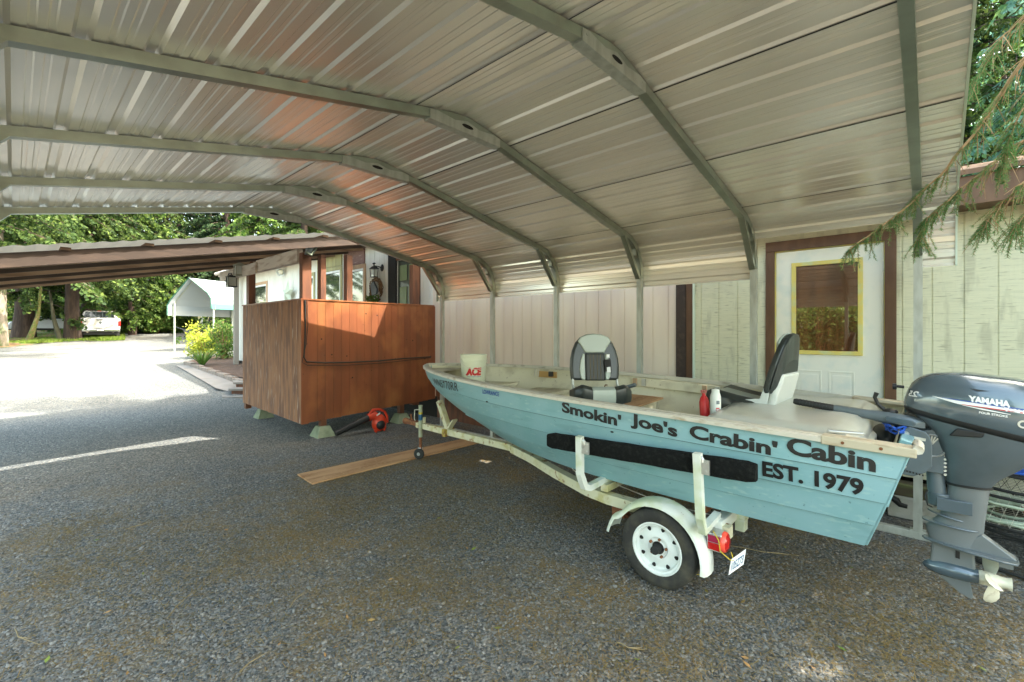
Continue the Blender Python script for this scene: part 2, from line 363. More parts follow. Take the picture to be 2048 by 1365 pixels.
# fast numpy meshes
def np_mesh(name, V, F, mat, parent=None):
    me = bpy.data.meshes.new(name); V = np.asarray(V, dtype=np.float32); F = np.asarray(F, dtype=np.int32)
    k = F.shape[1]
    me.vertices.add(len(V)); me.vertices.foreach_set('co', V.ravel())
    me.loops.add(F.size); me.loops.foreach_set('vertex_index', F.ravel())
    me.polygons.add(len(F)); me.polygons.foreach_set('loop_start', np.arange(0, F.size, k, dtype=np.int32))
    me.polygons.foreach_set('loop_total', np.full(len(F), k, dtype=np.int32))
    me.update(calc_edges=True); me.validate(); me.materials.append(mat)
    o = bpy.data.objects.new(name, me); C.objects.link(o)
    if parent is not None: o.parent = parent
    return o
rng = np.random.default_rng(3)
def stones(n, rad, region, name, zlift=.2):
    base = np.array([(1,0,0),(0,1,0),(-1,0,0),(0,-1,0),(0,0,1),(.75,.7,.35),(-.7,.75,.3)]) * 1.0
    top = [(0,5,4),(5,1,4),(1,6,4),(6,2,4),(2,3,4),(3,0,4)]
    P = region(n); n = len(P)
    V = np.repeat(base[None], n, 0)
    V = V+rng.normal(0, .16, V.shape); V[:, :, 2] *= rng.uniform(.35, .8, (n, 1))
    V[:, :, 0] *= rng.uniform(.8, 1.5, (n, 1))
    a = rng.uniform(0, 6.28, n); ca, sa = np.cos(a)[:, None], np.sin(a)[:, None]
    tx, ty = rng.normal(0, .35, (n, 1)), rng.normal(0, .35, (n, 1))
    x = V[:, :, 0]*ca-V[:, :, 1]*sa; y = V[:, :, 0]*sa+V[:, :, 1]*ca; z = V[:, :, 2]+tx*x*.6+ty*y*.6
    r = rng.uniform(rad[0], rad[1], (n, 1))*rng.choice([.8, 1, 1, 1.5], (n, 1), p=[.35,.35,.25,.05])
    W = np.stack([x*r+P[:, 0:1], y*r+P[:, 1:2], z*r+r*zlift+P[:, 2:3]], 2).reshape(-1, 3)
    F = (np.array(top)[None]+np.arange(n)[:, None, None]*7).reshape(-1, 3)
    return np_mesh(name, W, F, M['stone'])
def region_near(n):
    zc = 2.0+6.5*rng.random(n)**1.25; t = rng.uniform(-1.2, 1.2, n)
    X = zc*(t*_c+_s); Y = zc*(_c-t*_s)
    k = (X < 5.3) & (Y < 7.6); X, Y = X[k], Y[k]
    return np.stack([X, Y, np.zeros(len(X))], 1)
o = stones(150000, (.0040, .0092), region_near, 'loose_gravel'); tag(o, 'loose blue-grey crushed stone lying over the ground under the carport', 'gravel', kind='stuff')

def litter(n, name):
    cx = rng.uniform(0, 5, 26); cy = rng.uniform(.1, 5.6, 26)
    k = rng.integers(0, 26, n); X = cx[k]+rng.normal(0, .32, n); Y = cy[k]+rng.normal(0, .28, n)
    kk = rng.random(n) < .45; X[kk] = rng.uniform(-.5, 5, kk.sum()); Y[kk] = rng.uniform(-1, 5.5, kk.sum())
    a = rng.uniform(0, 3.14, n); L = rng.uniform(.008, .034, n); wd = rng.uniform(.0007, .0016, n)
    dx, dy = np.cos(a)*L, np.sin(a)*L; wx, wy = -np.sin(a)*wd, np.cos(a)*wd; z = rng.uniform(.006, .014, n); dz = rng.normal(0, .003, n)
    V = np.stack([np.stack([X-dx-wx, Y-dy-wy, z-dz], 1), np.stack([X+dx-wx, Y+dy-wy, z+dz], 1), np.stack([X+dx+wx, Y+dy+wy, z+dz], 1), np.stack([X-dx+wx, Y-dy+wy, z-dz], 1)], 1).reshape(-1, 3)
    F = np.arange(4*n).reshape(-1, 4)
    o = np_mesh(name, V, F, M['litter']); tag(o, 'dry brown conifer needles scattered over the gravel', 'needle litter', kind='stuff')
litter(62000, 'needle_litter')

# ------------------------------------------------------------------ carport
SP, Y1 = 1.22, .085
XR, XL, XP = 4.968, -.494, 2.237
BY = [Y1+i*SP for i in range(6)]
SL = .2; ang = math.atan(SL)
def roof_path(off, zlow_r=2.2, zlow_l=2.2, xr=XR, xl=XL, narc=9):
    """polyline of the bow centreline offset outwards by off: from lower left, over the ridge, to lower right"""
    pts = []
    Rr = .42
    zi = 3.23-SL*(xr-XP)
    def half(sgn, xe, zlow):
        T = Rr*math.tan((math.pi/2-ang)/2)
        c = Vector((xe-sgn*Rr, zi-T)); out = [(xe+sgn*off, zlow)]
        for k in range(narc+1):
            a = (math.pi/2-ang)*k/narc
            out.append((c.x+sgn*(Rr+off)*math.cos(a), c.y+(Rr+off)*math.sin(a)))
        return out
    l = half(-1, xl, zlow_l); r = half(1, xr, zlow_r)
    zr = 3.23+off/math.cos(ang)
    ridge = [(XP-.16, zr-SL*.16), (XP-.06, zr-SL*.06-.006), (XP, zr-.016), (XP+.06, zr-SL*.06-.006), (XP+.16, zr-SL*.16)]
    return l+ridge+r[::-1]
carport = thing('carport', 'long metal carport with ribbed galvanised roof over the boat', 'carport', (XP, 3.1, 0))
def sweep(path, Y, wy, hn):
    """square tube along an XZ path"""
    rings = []; m = len(path)
    for i, (x, z) in enumerate(path):
        a = path[max(i-1, 0)]; b = path[min(i+1, m-1)]; d = Vector((b[0]-a[0], b[1]-a[1])).normalized(); nrm = Vector((-d.y, d.x))
        rings.append([(x+nrm.x*hn, Y-wy, z+nrm.y*hn), (x+nrm.x*hn, Y+wy, z+nrm.y*hn), (x-nrm.x*hn, Y+wy, z-nrm.y*hn), (x-nrm.x*hn, Y-wy, z-nrm.y*hn)])
    return MB().loft(rings)
for i, Y in enumerate(BY):
    bow = sweep(roof_path(0, 2.3, 2.3), Y, .0285, .0285).build('bow', M['galv'], carport, smooth=30)
    g = MB(); zb = 3.133
    g.prism([(1.90, zb-.012), (2.575, zb-.012), (2.575, zb+.052), (2.50, zb+.062), (2.35, zb+.05), (2.237, zb+.078), (2.12, zb+.05), (1.97, zb+.062), (1.90, zb+.052)], lambda a, b, t: Vector((a, t, b)), Y-.034, Y+.034)
    eye = MB(); eye.prism([(2.237+.055*math.cos(q), 3.172+.014*math.sin(q)) for q in np.linspace(0, 6.283, 17)[:-1]], lambda a, b, t: Vector((a, t, b)), Y-.0355, Y+.0355); eye.build('brace_slot', M['dark'], bow)
    for xx in (1.94, 2.535): g.cyl((xx, Y-.037, zb+.035), (xx, Y-.031, zb+.035), .008, 8)
    g.build('gable_brace', M['galv_leg'], bow)
    for sgn, xe in ((1, XR), (-1, XL)):
        k = MB(); a = Vector((xe-sgn*.028, Y, 2.30)); b = Vector((xe-sgn*(.40 if sgn > 0 else .47), Y, 2.775 if sgn > 0 else 2.788))
        k.beam(a+Vector((-sgn*.016, 0, 0)), b+Vector((-sgn*.016, 0, 0)), .054, .040, (sgn, 0, .6))
        pts = []
        for q in range(17):
            t = q/16; p = a.lerp(b, t)+Vector((sgn*.035+sgn*(.034*abs(math.sin(t*math.pi*2))+.05*math.sin(t*math.pi)), 0, .02+.03*abs(math.sin(t*math.pi*2)))); pts.append(p)
        for q in range(16): k.beam(pts[q], pts[q+1], .050, .006, (sgn, 0, .6))
        k.cyl(a+Vector((-sgn*.03, -.03, .02)), a+Vector((-sgn*.03, -.035, .02)), .007, 8)
        k.build('knee_brace', M['galv'], bow)
        leg = MB(); leg.box((xe, Y, 1.185), (.0565, .0565, 2.245)); leg.cyl((xe-sgn*.03, Y, .2), (xe-sgn*.034, Y, .2), .01, 8)
        leg.box((xe, Y, .068), (.066, .10, .012))
        leg.build('leg', M['galv_leg'], carport)
for xe in (XR, XL):
    MB().box((xe, 3.13, .0305), (.06, 6.5, .06)).build('base_rail', M['galv_leg'], carport, bevel=.004)
# ribbed roof sheets, each 3 feet wide, ribs running along the carport
def resample(path):
    out = [0]
    for i in range(1, len(path)): out.append(out[-1]+math.dist(path[i], path[i-1]))
    return out
RP = roof_path(.0335, 2.2, 2.2, narc=12); RS = resample(RP); TOT = RS[-1]
def rp_at(s):
    s = min(max(s, 0), TOT-1e-6)
    for i in range(1, len(RS)):
        if s <= RS[i]:
            t = (s-RS[i-1])/(RS[i]-RS[i-1]); a, b = Vector(RP[i-1]), Vector(RP[i]); d = (b-a).normalized()
            return a.lerp(b, t), Vector((-d.y, d.x))
def rib(s):
    p = (s+.06) % .2286
    h = 0
    if p < .066: h = .014*min(1, min(p, .066-p)/.016)
    for c in (.121, .175):
        e = abs(p-c)
        if e < .014: h = max(h, .003*min(1, (.014-e)/.006))
    return h
def rib_breaks():
    B = []
    k = -1
    while k*.2286-.06 < TOT:
        o_ = k*.2286-.06
        for q in (0, .016, .05, .066, .107, .113, .129, .135, .161, .167, .183, .189): B.append(o_+q)
        k += 1
    return B
YF, YB = -.135, 6.36
def roof_sheet(s0, s1, y0, y1, lift):
    if lift: s0, s1 = s0-.02, s1+.02
    S = sorted(set([round(b, 5) for b in rib_breaks() if s0 < b < s1]+[s0, s1]+[round(x, 5) for x in RS if s0 < x < s1]))
    V = []
    ys = [y0, (y0+y1)/2, y1]
    for y in ys:
        for s in S:
            p, n = rp_at(s); q = p+n*(rib(s)+lift); V.append((q.x, y, q.y))
    n = len(S); F = []
    for j in range(len(ys)-1):
        for i in range(n-1): F.append((j*n+i, j*n+i+1, (j+1)*n+i+1, (j+1)*n+i))
    return MB().add(V, F)
nP = 7; wP = .9144
edges = [TOT-k*wP for k in range(nP+2) if TOT-k*wP > 0]+[0]; edges = edges[::-1]
for i in range(len(edges)-1):
    s0, s1 = edges[i], edges[i+1]; lift = .0018*(i % 2)
    if i == len(edges)-2:
        sb = s1-.42       # the skirt stops higher above the shed door
        roof_sheet(s0, sb, YF, YB, lift).build('roof_panel', M['roof'], carport)
        roof_sheet(sb, s1, BY[1]-.02, YB, 0).build('roof_panel', M['roof'], carport)
        roof_sheet(sb, s1, YF, BY[0]+.02, 0).build('roof_panel', M['roof'], carport)
    else:
        pn = roof_sheet(s0, s1, YF, YB, lift).build('roof_panel', M['roof'], carport)
    if i and s0 > TOT*.42:
        p, n = rp_at(s0); d = Vector((n.y, -n.x)); V = []
        for y in (YF+.01, YB-.01):
            for k, h in ((-.005, -.003), (.005, -.003)):
                q = p+d*k+n*h; V.append((q.x, y, q.y))
        MB().add(V, [(0, 1, 3, 2)]).build('seam_strip', M['seam'], carport)  # thin black strip along the panel joint
for y in (YF-.004, YB+.004):
    pts = [(rp_at(s)[0]+rp_at(s)[1]*.008) for s in np.linspace(0, TOT, 90)]
    sweep([(p.x, p.y) for p in pts], y, .006, .024).build('edge_trim', M['trim_white'] if y < 0 else M['galv'], carport, smooth=40)

# ------------------------------------------------------------------ siding walls (boards with real grooves)
def siding(mb, X, y0, y1, z0, z1, pitch=.203, gw=.009, dep=.007, thick=.10, holes=()):
    """wall whose face is the plane X (facing -X); holes = list of (ya,yb,za,zb)"""
    y = y0; cuts = []
    k = math.ceil(y0/pitch)
    e = [y0]+[j*pitch for j in range(k, int(y1/pitch)+1)]+[y1]
    for a, b in zip(e[:-1], e[1:]):
        if b-a < .02: continue
        segs = [(z0, z1)]
        # split boards at holes
        ys = sorted(set([a+gw/2, b-gw/2]+[v for h in holes for v in (h[0], h[1]) if a+gw/2 < v < b-gw/2]))
        for p, q in zip(ys[:-1], ys[1:]):
            zz = [(z0, z1)]
            for h in holes:
                if p >= h[0]-1e-6 and q <= h[1]+1e-6:
                    nz = []
                    for (u, v) in zz:
                        if h[3] <= u or h[2] >= v: nz.append((u, v)); continue
                        if h[2] > u: nz.append((u, h[2]))
                        if h[3] < v: nz.append((h[3], v))
                    zz = nz
            for u, v in zz: mb.bb((X, p, u), (X+dep, q, v))
    ys = sorted(set([y0, y1]+[v for h in holes for v in (h[0], h[1])]))
    for p, q in zip(ys[:-1], ys[1:]):
        zz = [(z0, z1)]
        for h in holes:
            if p >= h[0]-1e-6 and q <= h[1]+1e-6:
                nz = []
                for (u, v) in zz:
                    if h[2] > u: nz.append((u, min(v, h[2])))
                    if h[3] < v: nz.append((max(u, h[3]), v))
                zz = nz
        for u, v in zz: mb.bb((X+dep, p, u), (X+thick, q, v))
    return mb
WX = 5.55
# --- shed
shed = thing('shed', 'pale green weathered siding shed with white half-glass door behind the boat', 'shed', (WX, .5, 0))
DO = (.336, 1.243, .50, 2.53)
siding(MB(), WX, -6.0, 2.12, .345, 2.72, holes=[(DO[0]-.01, DO[1]+.01, .47, 2.545)]).build('wall', M['siding_green'], shed)
b = MB(); b.bb((WX+.11, -6, .36), (9.5, 2.12, .5)); b.bb((WX+2, -6, .5), (WX+2.1, 2.12, 2.7)); b.build('floor_frame', M['brown_trim'], shed)
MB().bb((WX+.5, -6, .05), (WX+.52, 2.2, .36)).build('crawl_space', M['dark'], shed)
b = MB(); b.bb((5.18, -6.1, 2.70), (5.215, 2.28, 2.93)); b.build('fascia', M['brown_trim'], shed, bevel=.003)
b = MB(); b.bb((5.216, -6.1, 2.715), (WX-.001, 2.28, 2.73)); b.build('soffit', M['brown_trim'], shed)
b = MB(); b.add([(5.14, -6.15, 2.935), (5.14, 2.3, 2.935), (8.0, 2.3, 3.7), (8.0, -6.15, 3.7), (5.14, -6.15, 2.975), (5.14, 2.3, 2.975), (8.0, 2.3, 3.74), (8.0, -6.15, 3.74)], [(0,1,2,3),(4,5,6,7),(0,1,5,4),(1,2,6,5),(2,3,7,6),(3,0,4,7)]); b.build('roof', M['brown_trim'], shed)
cas = MB(); y0, y1, zt = DO[0], DO[1], DO[3]; cw = .092
cas.bb((WX-.022, y1+.006, .40), (WX-.001, y1+cw, zt+.006)); cas.bb((WX-.022, y0-cw, .40), (WX-.001, y0-.006, zt+.006))
cas.bb((WX-.024, y0-cw, zt+.007), (WX-.001, y1+cw, zt+cw+.02)); cas.build('door_casing', M['brown_trim'], shed, bevel=.003)
jm = MB(); jm.bb((WX, y1, .48), (WX+.10, y1+.009, zt+.008)); jm.bb((WX, y0-.009, .48), (WX+.10, y0, zt+.008)); jm.bb((WX, y0, zt), (WX+.10, y1, zt+.014)); jm.build('door_jamb', M['yellow_frame'], shed)
door = MB(); gy0, gy1, gza, gzb = .50, 1.09, 1.45, 2.395
for a, b_ in (((WX+.018, y0+.004, .49), (WX+.058, gy0, zt-.004)), ((WX+.018, gy1, .49), (WX+.058, y1-.004, zt-.004)), ((WX+.018, gy0, gzb), (WX+.058, gy1, zt-.004)), ((WX+.018, gy0, .49), (WX+.058, gy1, gza))): door.bb(a, b_)
dr = door.build('door', M['door_white'], shed)
fr = MB(); fw = .034
for a, b_ in (((WX+.004, gy0-.006, gza-.006), (WX+.03, gy0+fw, gzb+.006)), ((WX+.004, gy1-fw, gza-.006), (WX+.03, gy1+.006, gzb+.006)), ((WX+.004, gy0+fw, gzb-fw), (WX+.03, gy1-fw, gzb+.006)), ((WX+.004, gy0+fw, gza-.006), (WX+.03, gy1-fw, gza+fw))): fr.bb(a, b_)
fr.build('window_frame', M['yellow_frame'], dr, bevel=.004)
MB().bb((WX+.024, gy0+.01, gza+.01), (WX+.036, gy1-.01, gzb-.01)).build('window_pane', M['pane_brown'], dr)
for a, b_ in ((.56, .77), (.83, 1.04)):
    mm_ = MB()
    for (u0, u1, v0, v1) in ((a, b_, 1.27, 1.282), (a, b_, .62, .632), (a, a+.012, .632, 1.27), (b_-.012, b_, .632, 1.27)): mm_.bb((WX+.013, u0, v0), (WX+.0175, u1, v1))
    mm_.bb((WX+.0145, a+.03, .66), (WX+.0175, b_-.03, 1.24)); mm_.build('raised_panel', M['door_white'], dr, bevel=.003)
hg = MB()
for z in (.7, 1.5, 2.3): hg.cyl((WX+.012, y0+.002, z-.045), (WX+.012, y0+.002, z+.045), .007, 8)
hg.build('hinge', M['steel'], dr)
MB().bb((WX-.02, 2.125, .40), (WX+.10, 2.203, 2.72)).build('corner_board', M['brown_trim'], shed)
MB().bb((WX-.028, 2.10, .40), (WX-.001, 2.123, 2.72)).build('corner_strip', M['trim_white'], shed)
for i, (y, w_) in enumerate(((.10, .40), (.62, .40), (-.9, .4), (1.7, .4))):
    MB().box((WX-.06+.02*i, y, .10), (.2, w_, .19)).build('foundation_block', M['concrete'], shed, bevel=.008)
MB().bb((WX-.13, -.4, .196), (WX+.05, 2.2, .30)).build('sill_timber', mat('mossy timber', (.10,.085,.05), .9, 0, [(9,(1,.2,1),(.14,.16,.06),.45,.65)], bump=(30,.5)), shed, bevel=.006)

# --- house
house = thing('house', 'long cream grooved-siding house running back beyond the wooden porch', 'house', (WX, 12, 0))
HT = 3.66
WIN = {'winA': (10.93, 12.12, 2.0, 3.23), 'winB': (9.80, 10.50, 2.0, 3.17), 'winC': (15.9, 17.4, 1.9, 3.22), 'winD': (12.45, 12.95, 2.0, 3.2)}
DR = (7.70, 8.44, 1.12, 3.19)
hl = [tuple(v) for v in WIN.values()]+[DR]
siding(MB(), WX, 2.332, 7.2, .42, 3.30).build('wall', M['siding_cream'], house)
siding(MB(), WX, 7.2, 18.6, .62, HT, holes=hl).build('wall', M['siding_white'], house)
f = MB(); f.bb((WX+.03, 2.3, -.1), (WX+.12, 7.1, .41)); f.build('skirting', M['wood_post'], house)
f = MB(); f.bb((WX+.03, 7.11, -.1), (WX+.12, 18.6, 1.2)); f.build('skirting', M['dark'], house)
f = MB(); f.bb((WX-.004, 5.4, .42), (WX-.0008, 7.1, .98)); f.build('splash_boards', M['wood_deck2'], house)
f = MB(); f.bb((WX-.022, 2.21, .40), (WX+.09, 2.33, 3.3)); f.build('corner_board', M['rafter_dark'], house)
f = MB(); f.bb((WX-.024, 18.6, .5), (WX+.1, 18.66, HT)); f.build('corner_board', M['brown_trim'], house)
f = MB(); f.bb((WX, 18.66, .5), (9.5, 18.7, HT+.8)); f.bb((WX+.12, 2.2, .4), (9.5, 2.25, 3.3)); f.build('end_wall', M['siding_white'], house)
rf = MB()
for (ya, yb, xe, ze, zz) in ((2.2, 7.05, 5.10, 3.33, 4.5), (7.05, 19.0, 5.02, HT+.05, 4.95)):
    rf.add([(xe, ya, ze), (xe, yb, ze), (10, yb, zz), (10, ya, zz), (xe, ya, ze+.12), (xe, yb, ze+.12), (10, yb, zz+.12), (10, ya, zz+.12)], [(0,1,2,3),(4,5,6,7),(0,1,5,4),(1,2,6,5),(2,3,7,6),(3,0,4,7)])
rf.build('roof', M['white_wood'], house)
f = MB(); f.bb((5.0, 7.3, HT-.02), (5.017, 19.0, HT+.14)); f.bb((5.03, 7.3, HT-.03), (WX, 19, HT-.015)); f.build('fascia', M['white_wood'], house)
f = MB(); f.tube([(5.05, 2.2, 3.37), (5.05, 6.5, 3.37)], .06, 10); f.build('gutter_or_sun_stop', M['white_wood'], house, smooth=50)  # added eave tube, closes the sun gap beside the carport roof
f = MB(); f.tube([(4.94, 7.3, HT+.08), (4.94, 19.05, HT+.08)], .06, 10); f.build('gutter_or_sun_stop', M['white_wood'], house, smooth=50)
def window(y0, y1, z0, z1, mt, head=True):
    fr = MB(); w_ = .09
    fr.bb((WX-.022, y0-w_, z0-w_), (WX-.001, y0, z1+w_)); fr.bb((WX-.022, y1, z0-w_), (WX-.001, y1+w_, z1+w_)); fr.bb((WX-.022, y0, z1), (WX-.001, y1, z1+w_)); fr.bb((WX-.022, y0, z0-w_), (WX-.001, y1, z0))
    o = fr.build('window', mt, house)
    s = MB(); w_ = .055
    s.bb((WX-.008, y0+.004, z0), (WX+.05, y0+w_, z1)); s.bb((WX-.008, y1-w_, z0), (WX+.05, y1-.004, z1)); s.bb((WX-.008, y0+w_, z1-w_), (WX+.05, y1-w_, z1-.004)); s.bb((WX-.008, y0+w_, z0+.004), (WX+.05, y1-w_, z0+w_))
    s.build('sash', M['white_letter'], o)
    MB().bb((WX+.02, y0+.05, z0+.05), (WX+.03, y1-.05, z1-.05)).build('pane', M['pane'], o)
tan = mat('tan window casing', (.50,.33,.20), .7, 0, [(9,(1,1,.2),(.38,.22,.13),.45,.65)])
olive = mat('olive window casing', (.40,.37,.18), .7, 0, [(9,(1,1,.2),(.30,.28,.14),.45,.65)])
for k, v in WIN.items(): window(*v, {'winA': olive, 'winB': tan, 'winC': tan, 'winD': olive}[k])
f = MB(); f.bb((WX-.03, 9.75, 3.27), (WX-.001, 10.72, HT-.04)); f.build('brown_header', mat('purple brown header', (.22,.12,.10), .8, 0, [(20,(.2,.2,2),(.5,.4,.34),.6,.7)]), house)
f = MB(); siding(f, WX-.03, 10.84, 12.2, 3.33, 3.62, thick=.029); f.build('olive_header', olive, house)
dz0, dz1 = DR[2], DR[3]
hd = MB().bb((WX+.03, DR[0], dz0), (WX+.07, DR[1], dz1)).build('door', mat('dark green door', (.022,.035,.022), .5, 0, coat=.2), house)
for ya, yb in ((7.78, 8.03), (8.11, 8.36)):
    for za, zb in ((1.25, 1.75), (1.85, 2.62), (2.75, 3.08)):
        MB().bb((WX+.012, ya, za), (WX+.029, yb, zb)).build('raised_panel', mat('green door panel', (.16,.22,.10), .5), hd, bevel=.01)
f = MB(); f.bb((WX-.03, DR[1], .9), (WX+.02, DR[1]+.30, 3.5)); f.build('dark_door_casing', M['dark'], house); 
f = MB(); f.bb((WX-.02, DR[0]-.10, .9), (WX-.001, DR[0], 3.3)); f.bb((WX-.02, DR[0], dz1), (WX-.001, DR[1], dz1+.1)); f.build('door_casing', M['wood_post'], house)
f = MB().bb((WX-.26, 18.2, .5), (WX-.12, 18.34, HT-.03)).build('corner_post', mat('grey post', (.22,.20,.17), .8), house)

# ------------------------------------------------------------------ wooden porch screen and patio cover
PX, PY, PZ0, PZ1 = 2.98, 7.12, .26, 2.165
porch = thing('porch', 'raised wooden porch boxed in by vertical stained boards beside the house', 'porch', (PX, PY, 0))
def boards_y(mb, x0, x1, y, z0f, z1, wd=.135):
    x = x0; k = 0
    while x < x1-.01:
        xe = min(x+wd*random.uniform(.97, 1.03), x1)
        mb[k % len(mb)].bb((x+.0015, y, z0f(x)+random.uniform(-.004, .004)), (xe-.0015, y+.02+random.uniform(0, .003), z1)); x = xe; k = random.randrange(9)
fa = MB(); fb = MB()
zb = lambda x: PZ0+.045*(x-PX)
boards_y([fa, fb, fa], PX+.11, WX-.002, PY, zb, PZ1)
fa.build('front_panel', M['wood_deck'], porch, bevel=.0015); fb.build('front_panel', M['wood_deck2'], porch, bevel=.0015)
sb = MB(); y = PY
while y < 9.75:
    ye = min(y+.135, 9.76); sb.bb((PX, y+.0015, PZ0+.02*(y-PY)+random.uniform(-.004, .004)), (PX+.02, ye-.0015, PZ1)); y = ye
sb.build('side_panel', M['wood_worn'], porch, bevel=.0015)
MB().bb((PX-.004, PY-.006, PZ0-.01), (PX+.112, PY-.001, PZ1)).build('corner_trim', M['wood_deck'], porch, bevel=.002)
cp = MB(); cp.bb((PX-.01, PY-.012, PZ1+.001), (WX-.03, PY+.10, PZ1+.022)); cp.bb((PX-.012, PY+.1, PZ1+.001), (PX+.10, 9.78, PZ1+.022)); cp.build('top_cap', M['wood_deck'], porch)
MB().bb((PX+.03, PY+.03, .98), (WX-.03, 9.9, 1.10)).build('deck_floor', M['wood_post'], porch)
for nm, (xa, xb, yy, zt_) in {'a': (PX+.03, PX+.17, PY+.024, 2.9), 'b': (3.30, 3.385, PY+.03, 2.9), 'c': (3.74, 3.84, PY+.03, 2.95), 'd': (5.05, 5.19, PY+.03, 2.93)}.items():
    MB().bb((xa, yy, .30), (xb, yy+.12, zt_)).build('post', M['wood_post'], porch, bevel=.003)
MB().bb((PX+.022, 9.50, .30), (PX+.14, 9.64, 2.84)).build('post', M['wood_post'], porch, bevel=.003)
MB().bb((PX+.02, 9.66, .2), (PX+.12, 9.76, PZ0+.08)).build('post', M['wood_post'], porch)
for x, y in ((3.36, 7.22), (4.85, 7.25), (3.3, 9.6), (4.9, 9.6)):
    MB().box((x, y, .25), (.09, .09, .34)).build('stub_post', M['wood_post'], porch)
    MB().box((x, y, .085), (.30, .30, .17), taper=.55).build('pier_block', mat('green pier block', (.24,.28,.19), .9, 0, [(8,(1,1,1),(.16,.2,.13),.45,.7)], bump=(40,.4)), porch, bevel=.006)
kn = MB()
for _ in range(34):
    x_, z_ = random.uniform(PX+.2, WX-.1), random.uniform(.5, 2.1); kn.cyl((x_, PY-.0015, z_), (x_, PY+.001, z_), random.choice([.005, .006, .012]), 8)
kn.build('knots_and_nails', M['dark'], porch)
# wiring conduit across the boards
co = MB(); cb = MB()
def fz(x, y): return IY(x, y, PY-.02)
co.tube([fz(*p) for p in [(610,600),(611,640),(610,680),(608,715),(613,724),(650,726),(700,725),(760,722),(800,718),(862,714)]], .011, 8)
cb.tube([fz(*p) for p in [(614,600),(616,650),(612,690),(604,725),(615,731),(690,731),(760,727),(862,716)]], .005, 6)
tag(co.build('power_cable', M['black_rubber'], smooth=60), 'thick dark cable stapled down and across the brown porch boards', 'cable')
tag(cb.build('power_cable', M['black_rubber'], smooth=60), 'thin dark wire running beside the thick cable on the porch boards', 'cable')

patio = thing('patio_cover', 'wood-framed lean-to patio cover with corrugated roof beyond the carport', 'patio cover', (PX, 8.5, 0))
ps = .2
def pz(X): return 2.47+ps*(X+.1)      # top of rafters
hb_ = MB(); hb_.bb((PX+.01, 7.3, 2.76), (PX+.10, 9.1, 2.97)); hb_.bb((PX-.03, 9.0, 2.73), (PX+.008, 11.1, 2.93)); hb_.build('header_beam', M['white_wood'], patio, bevel=.004)
MB().bb((-.42, 6.95, 2.15), (-.30, 11.5, 2.33)).build('header_beam', M['white_wood'], patio)
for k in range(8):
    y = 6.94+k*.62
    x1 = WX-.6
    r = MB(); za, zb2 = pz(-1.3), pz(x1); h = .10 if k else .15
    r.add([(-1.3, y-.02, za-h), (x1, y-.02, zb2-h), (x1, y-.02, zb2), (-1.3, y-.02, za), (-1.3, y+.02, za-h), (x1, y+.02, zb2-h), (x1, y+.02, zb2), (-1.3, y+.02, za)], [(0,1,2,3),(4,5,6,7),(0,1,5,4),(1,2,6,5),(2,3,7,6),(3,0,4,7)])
    r.build('rafter', (M['rafter_shade'], M['rafter_lit'])[k % 2] if k else M['rafter_dark'], patio)  # shaded and lit tones alternate, painting in the light contrast between rafters
for k in range(9):
    X = -1.1+k*.72; MB().bb((X, 6.90, pz(X)+.003), (X+.085, 11.35, pz(X)+.034)).build('purlin', M['rafter'], patio)
cr = MB(); n = 150
V = []
for j in (0, 1):
    for i in range(n+1):
        X = -1.4+6.35*i/n; V.append((X, 6.84 if j == 0 else 11.42, pz(X)+.058+.007*math.sin(i*math.pi/2*1.0)))
cr.add(V, [(i, i+1, n+2+i, n+1+i) for i in range(n)]); 
fg, t_, p_ = nodes('translucent roofing'); p_.inputs['Base Color'].default_value = (.16,.19,.20,1); p_.inputs['Roughness'].default_value = .4
tr_ = t_.nodes.new('ShaderNodeBsdfTranslucent'); tr_.inputs[0].default_value = (.30,.30,.27,1); mx_ = t_.nodes.new('ShaderNodeMixShader'); mx_.inputs[0].default_value = .14
t_.links.new(p_.outputs[0], mx_.inputs[1]); t_.links.new(tr_.outputs[0], mx_.inputs[2]); t_.links.new(mx_.outputs[0], t_.nodes['Material Output'].inputs[0])
cr.build('corrugated_roof', fg, patio)
for y in (7.2, 11.2): MB().bb((-.41, y, 0), (-.31, y+.1, 2.149)).build('post', M['wood_post'], patio)

# things hung on the porch
t = thing('antenna_bracket', 'grey metal mast bracket bolted to the porch corner post', 'bracket', IY(620, 510, 7.05))
b = MB(); b.box(IY(619, 500, 7.06), (.09, .10, .17), Matrix.Rotation(.2, 3, 'Y')); b.build('clamp_box', M['engine2'], t, bevel=.008)
b = MB(); b.tube([IY(612, 505, 7.0), IY(622, 511, 7.0), IY(630, 500, 7.0), IY(638, 477, 7.0)], .022, 10); b.build('mast', mat('green grey pipe', (.10,.13,.10), .5, .3), t, smooth=50)
def lantern(p, h, wd, name, label, m1, cat):
    t = thing(name, label, cat, p)
    b = MB(); x, y, z = p
    for i in (-1, 1):
        for j in (-1, 1): b.box((x+i*wd/2, y+j*wd/2, z), (.012, .012, h*.62))
    b.box((x, y, z-h*.32), (wd*1.15, wd*1.15, .02)); b.box((x, y, z+h*.32), (wd*1.2, wd*1.2, .02)); b.box((x, y, z+h*.40), (wd*1.1, wd*1.1, h*.14), taper=.3)
    b.tube([(x, y, z+h*.46), (x, y, z+h*.55)], .012, 6); b.build('cage', m1, t)
    MB().box((x, y, z), (wd*.85, wd*.85, h*.55)).build('glass', M['lamp_glass'], t)
    MB().cyl((x, y, z-h*.28), (x, y, z), wd*.14, 10).build('candle', M['bulb'], t)
    return t
p = IX(479, 541, 2.93); lt = lantern(p, .30, .15, 'hanging_lantern', 'verdigris candle lantern hanging from the white patio beam', mat('verdigris', (.28,.28,.22), .7), 'lantern')
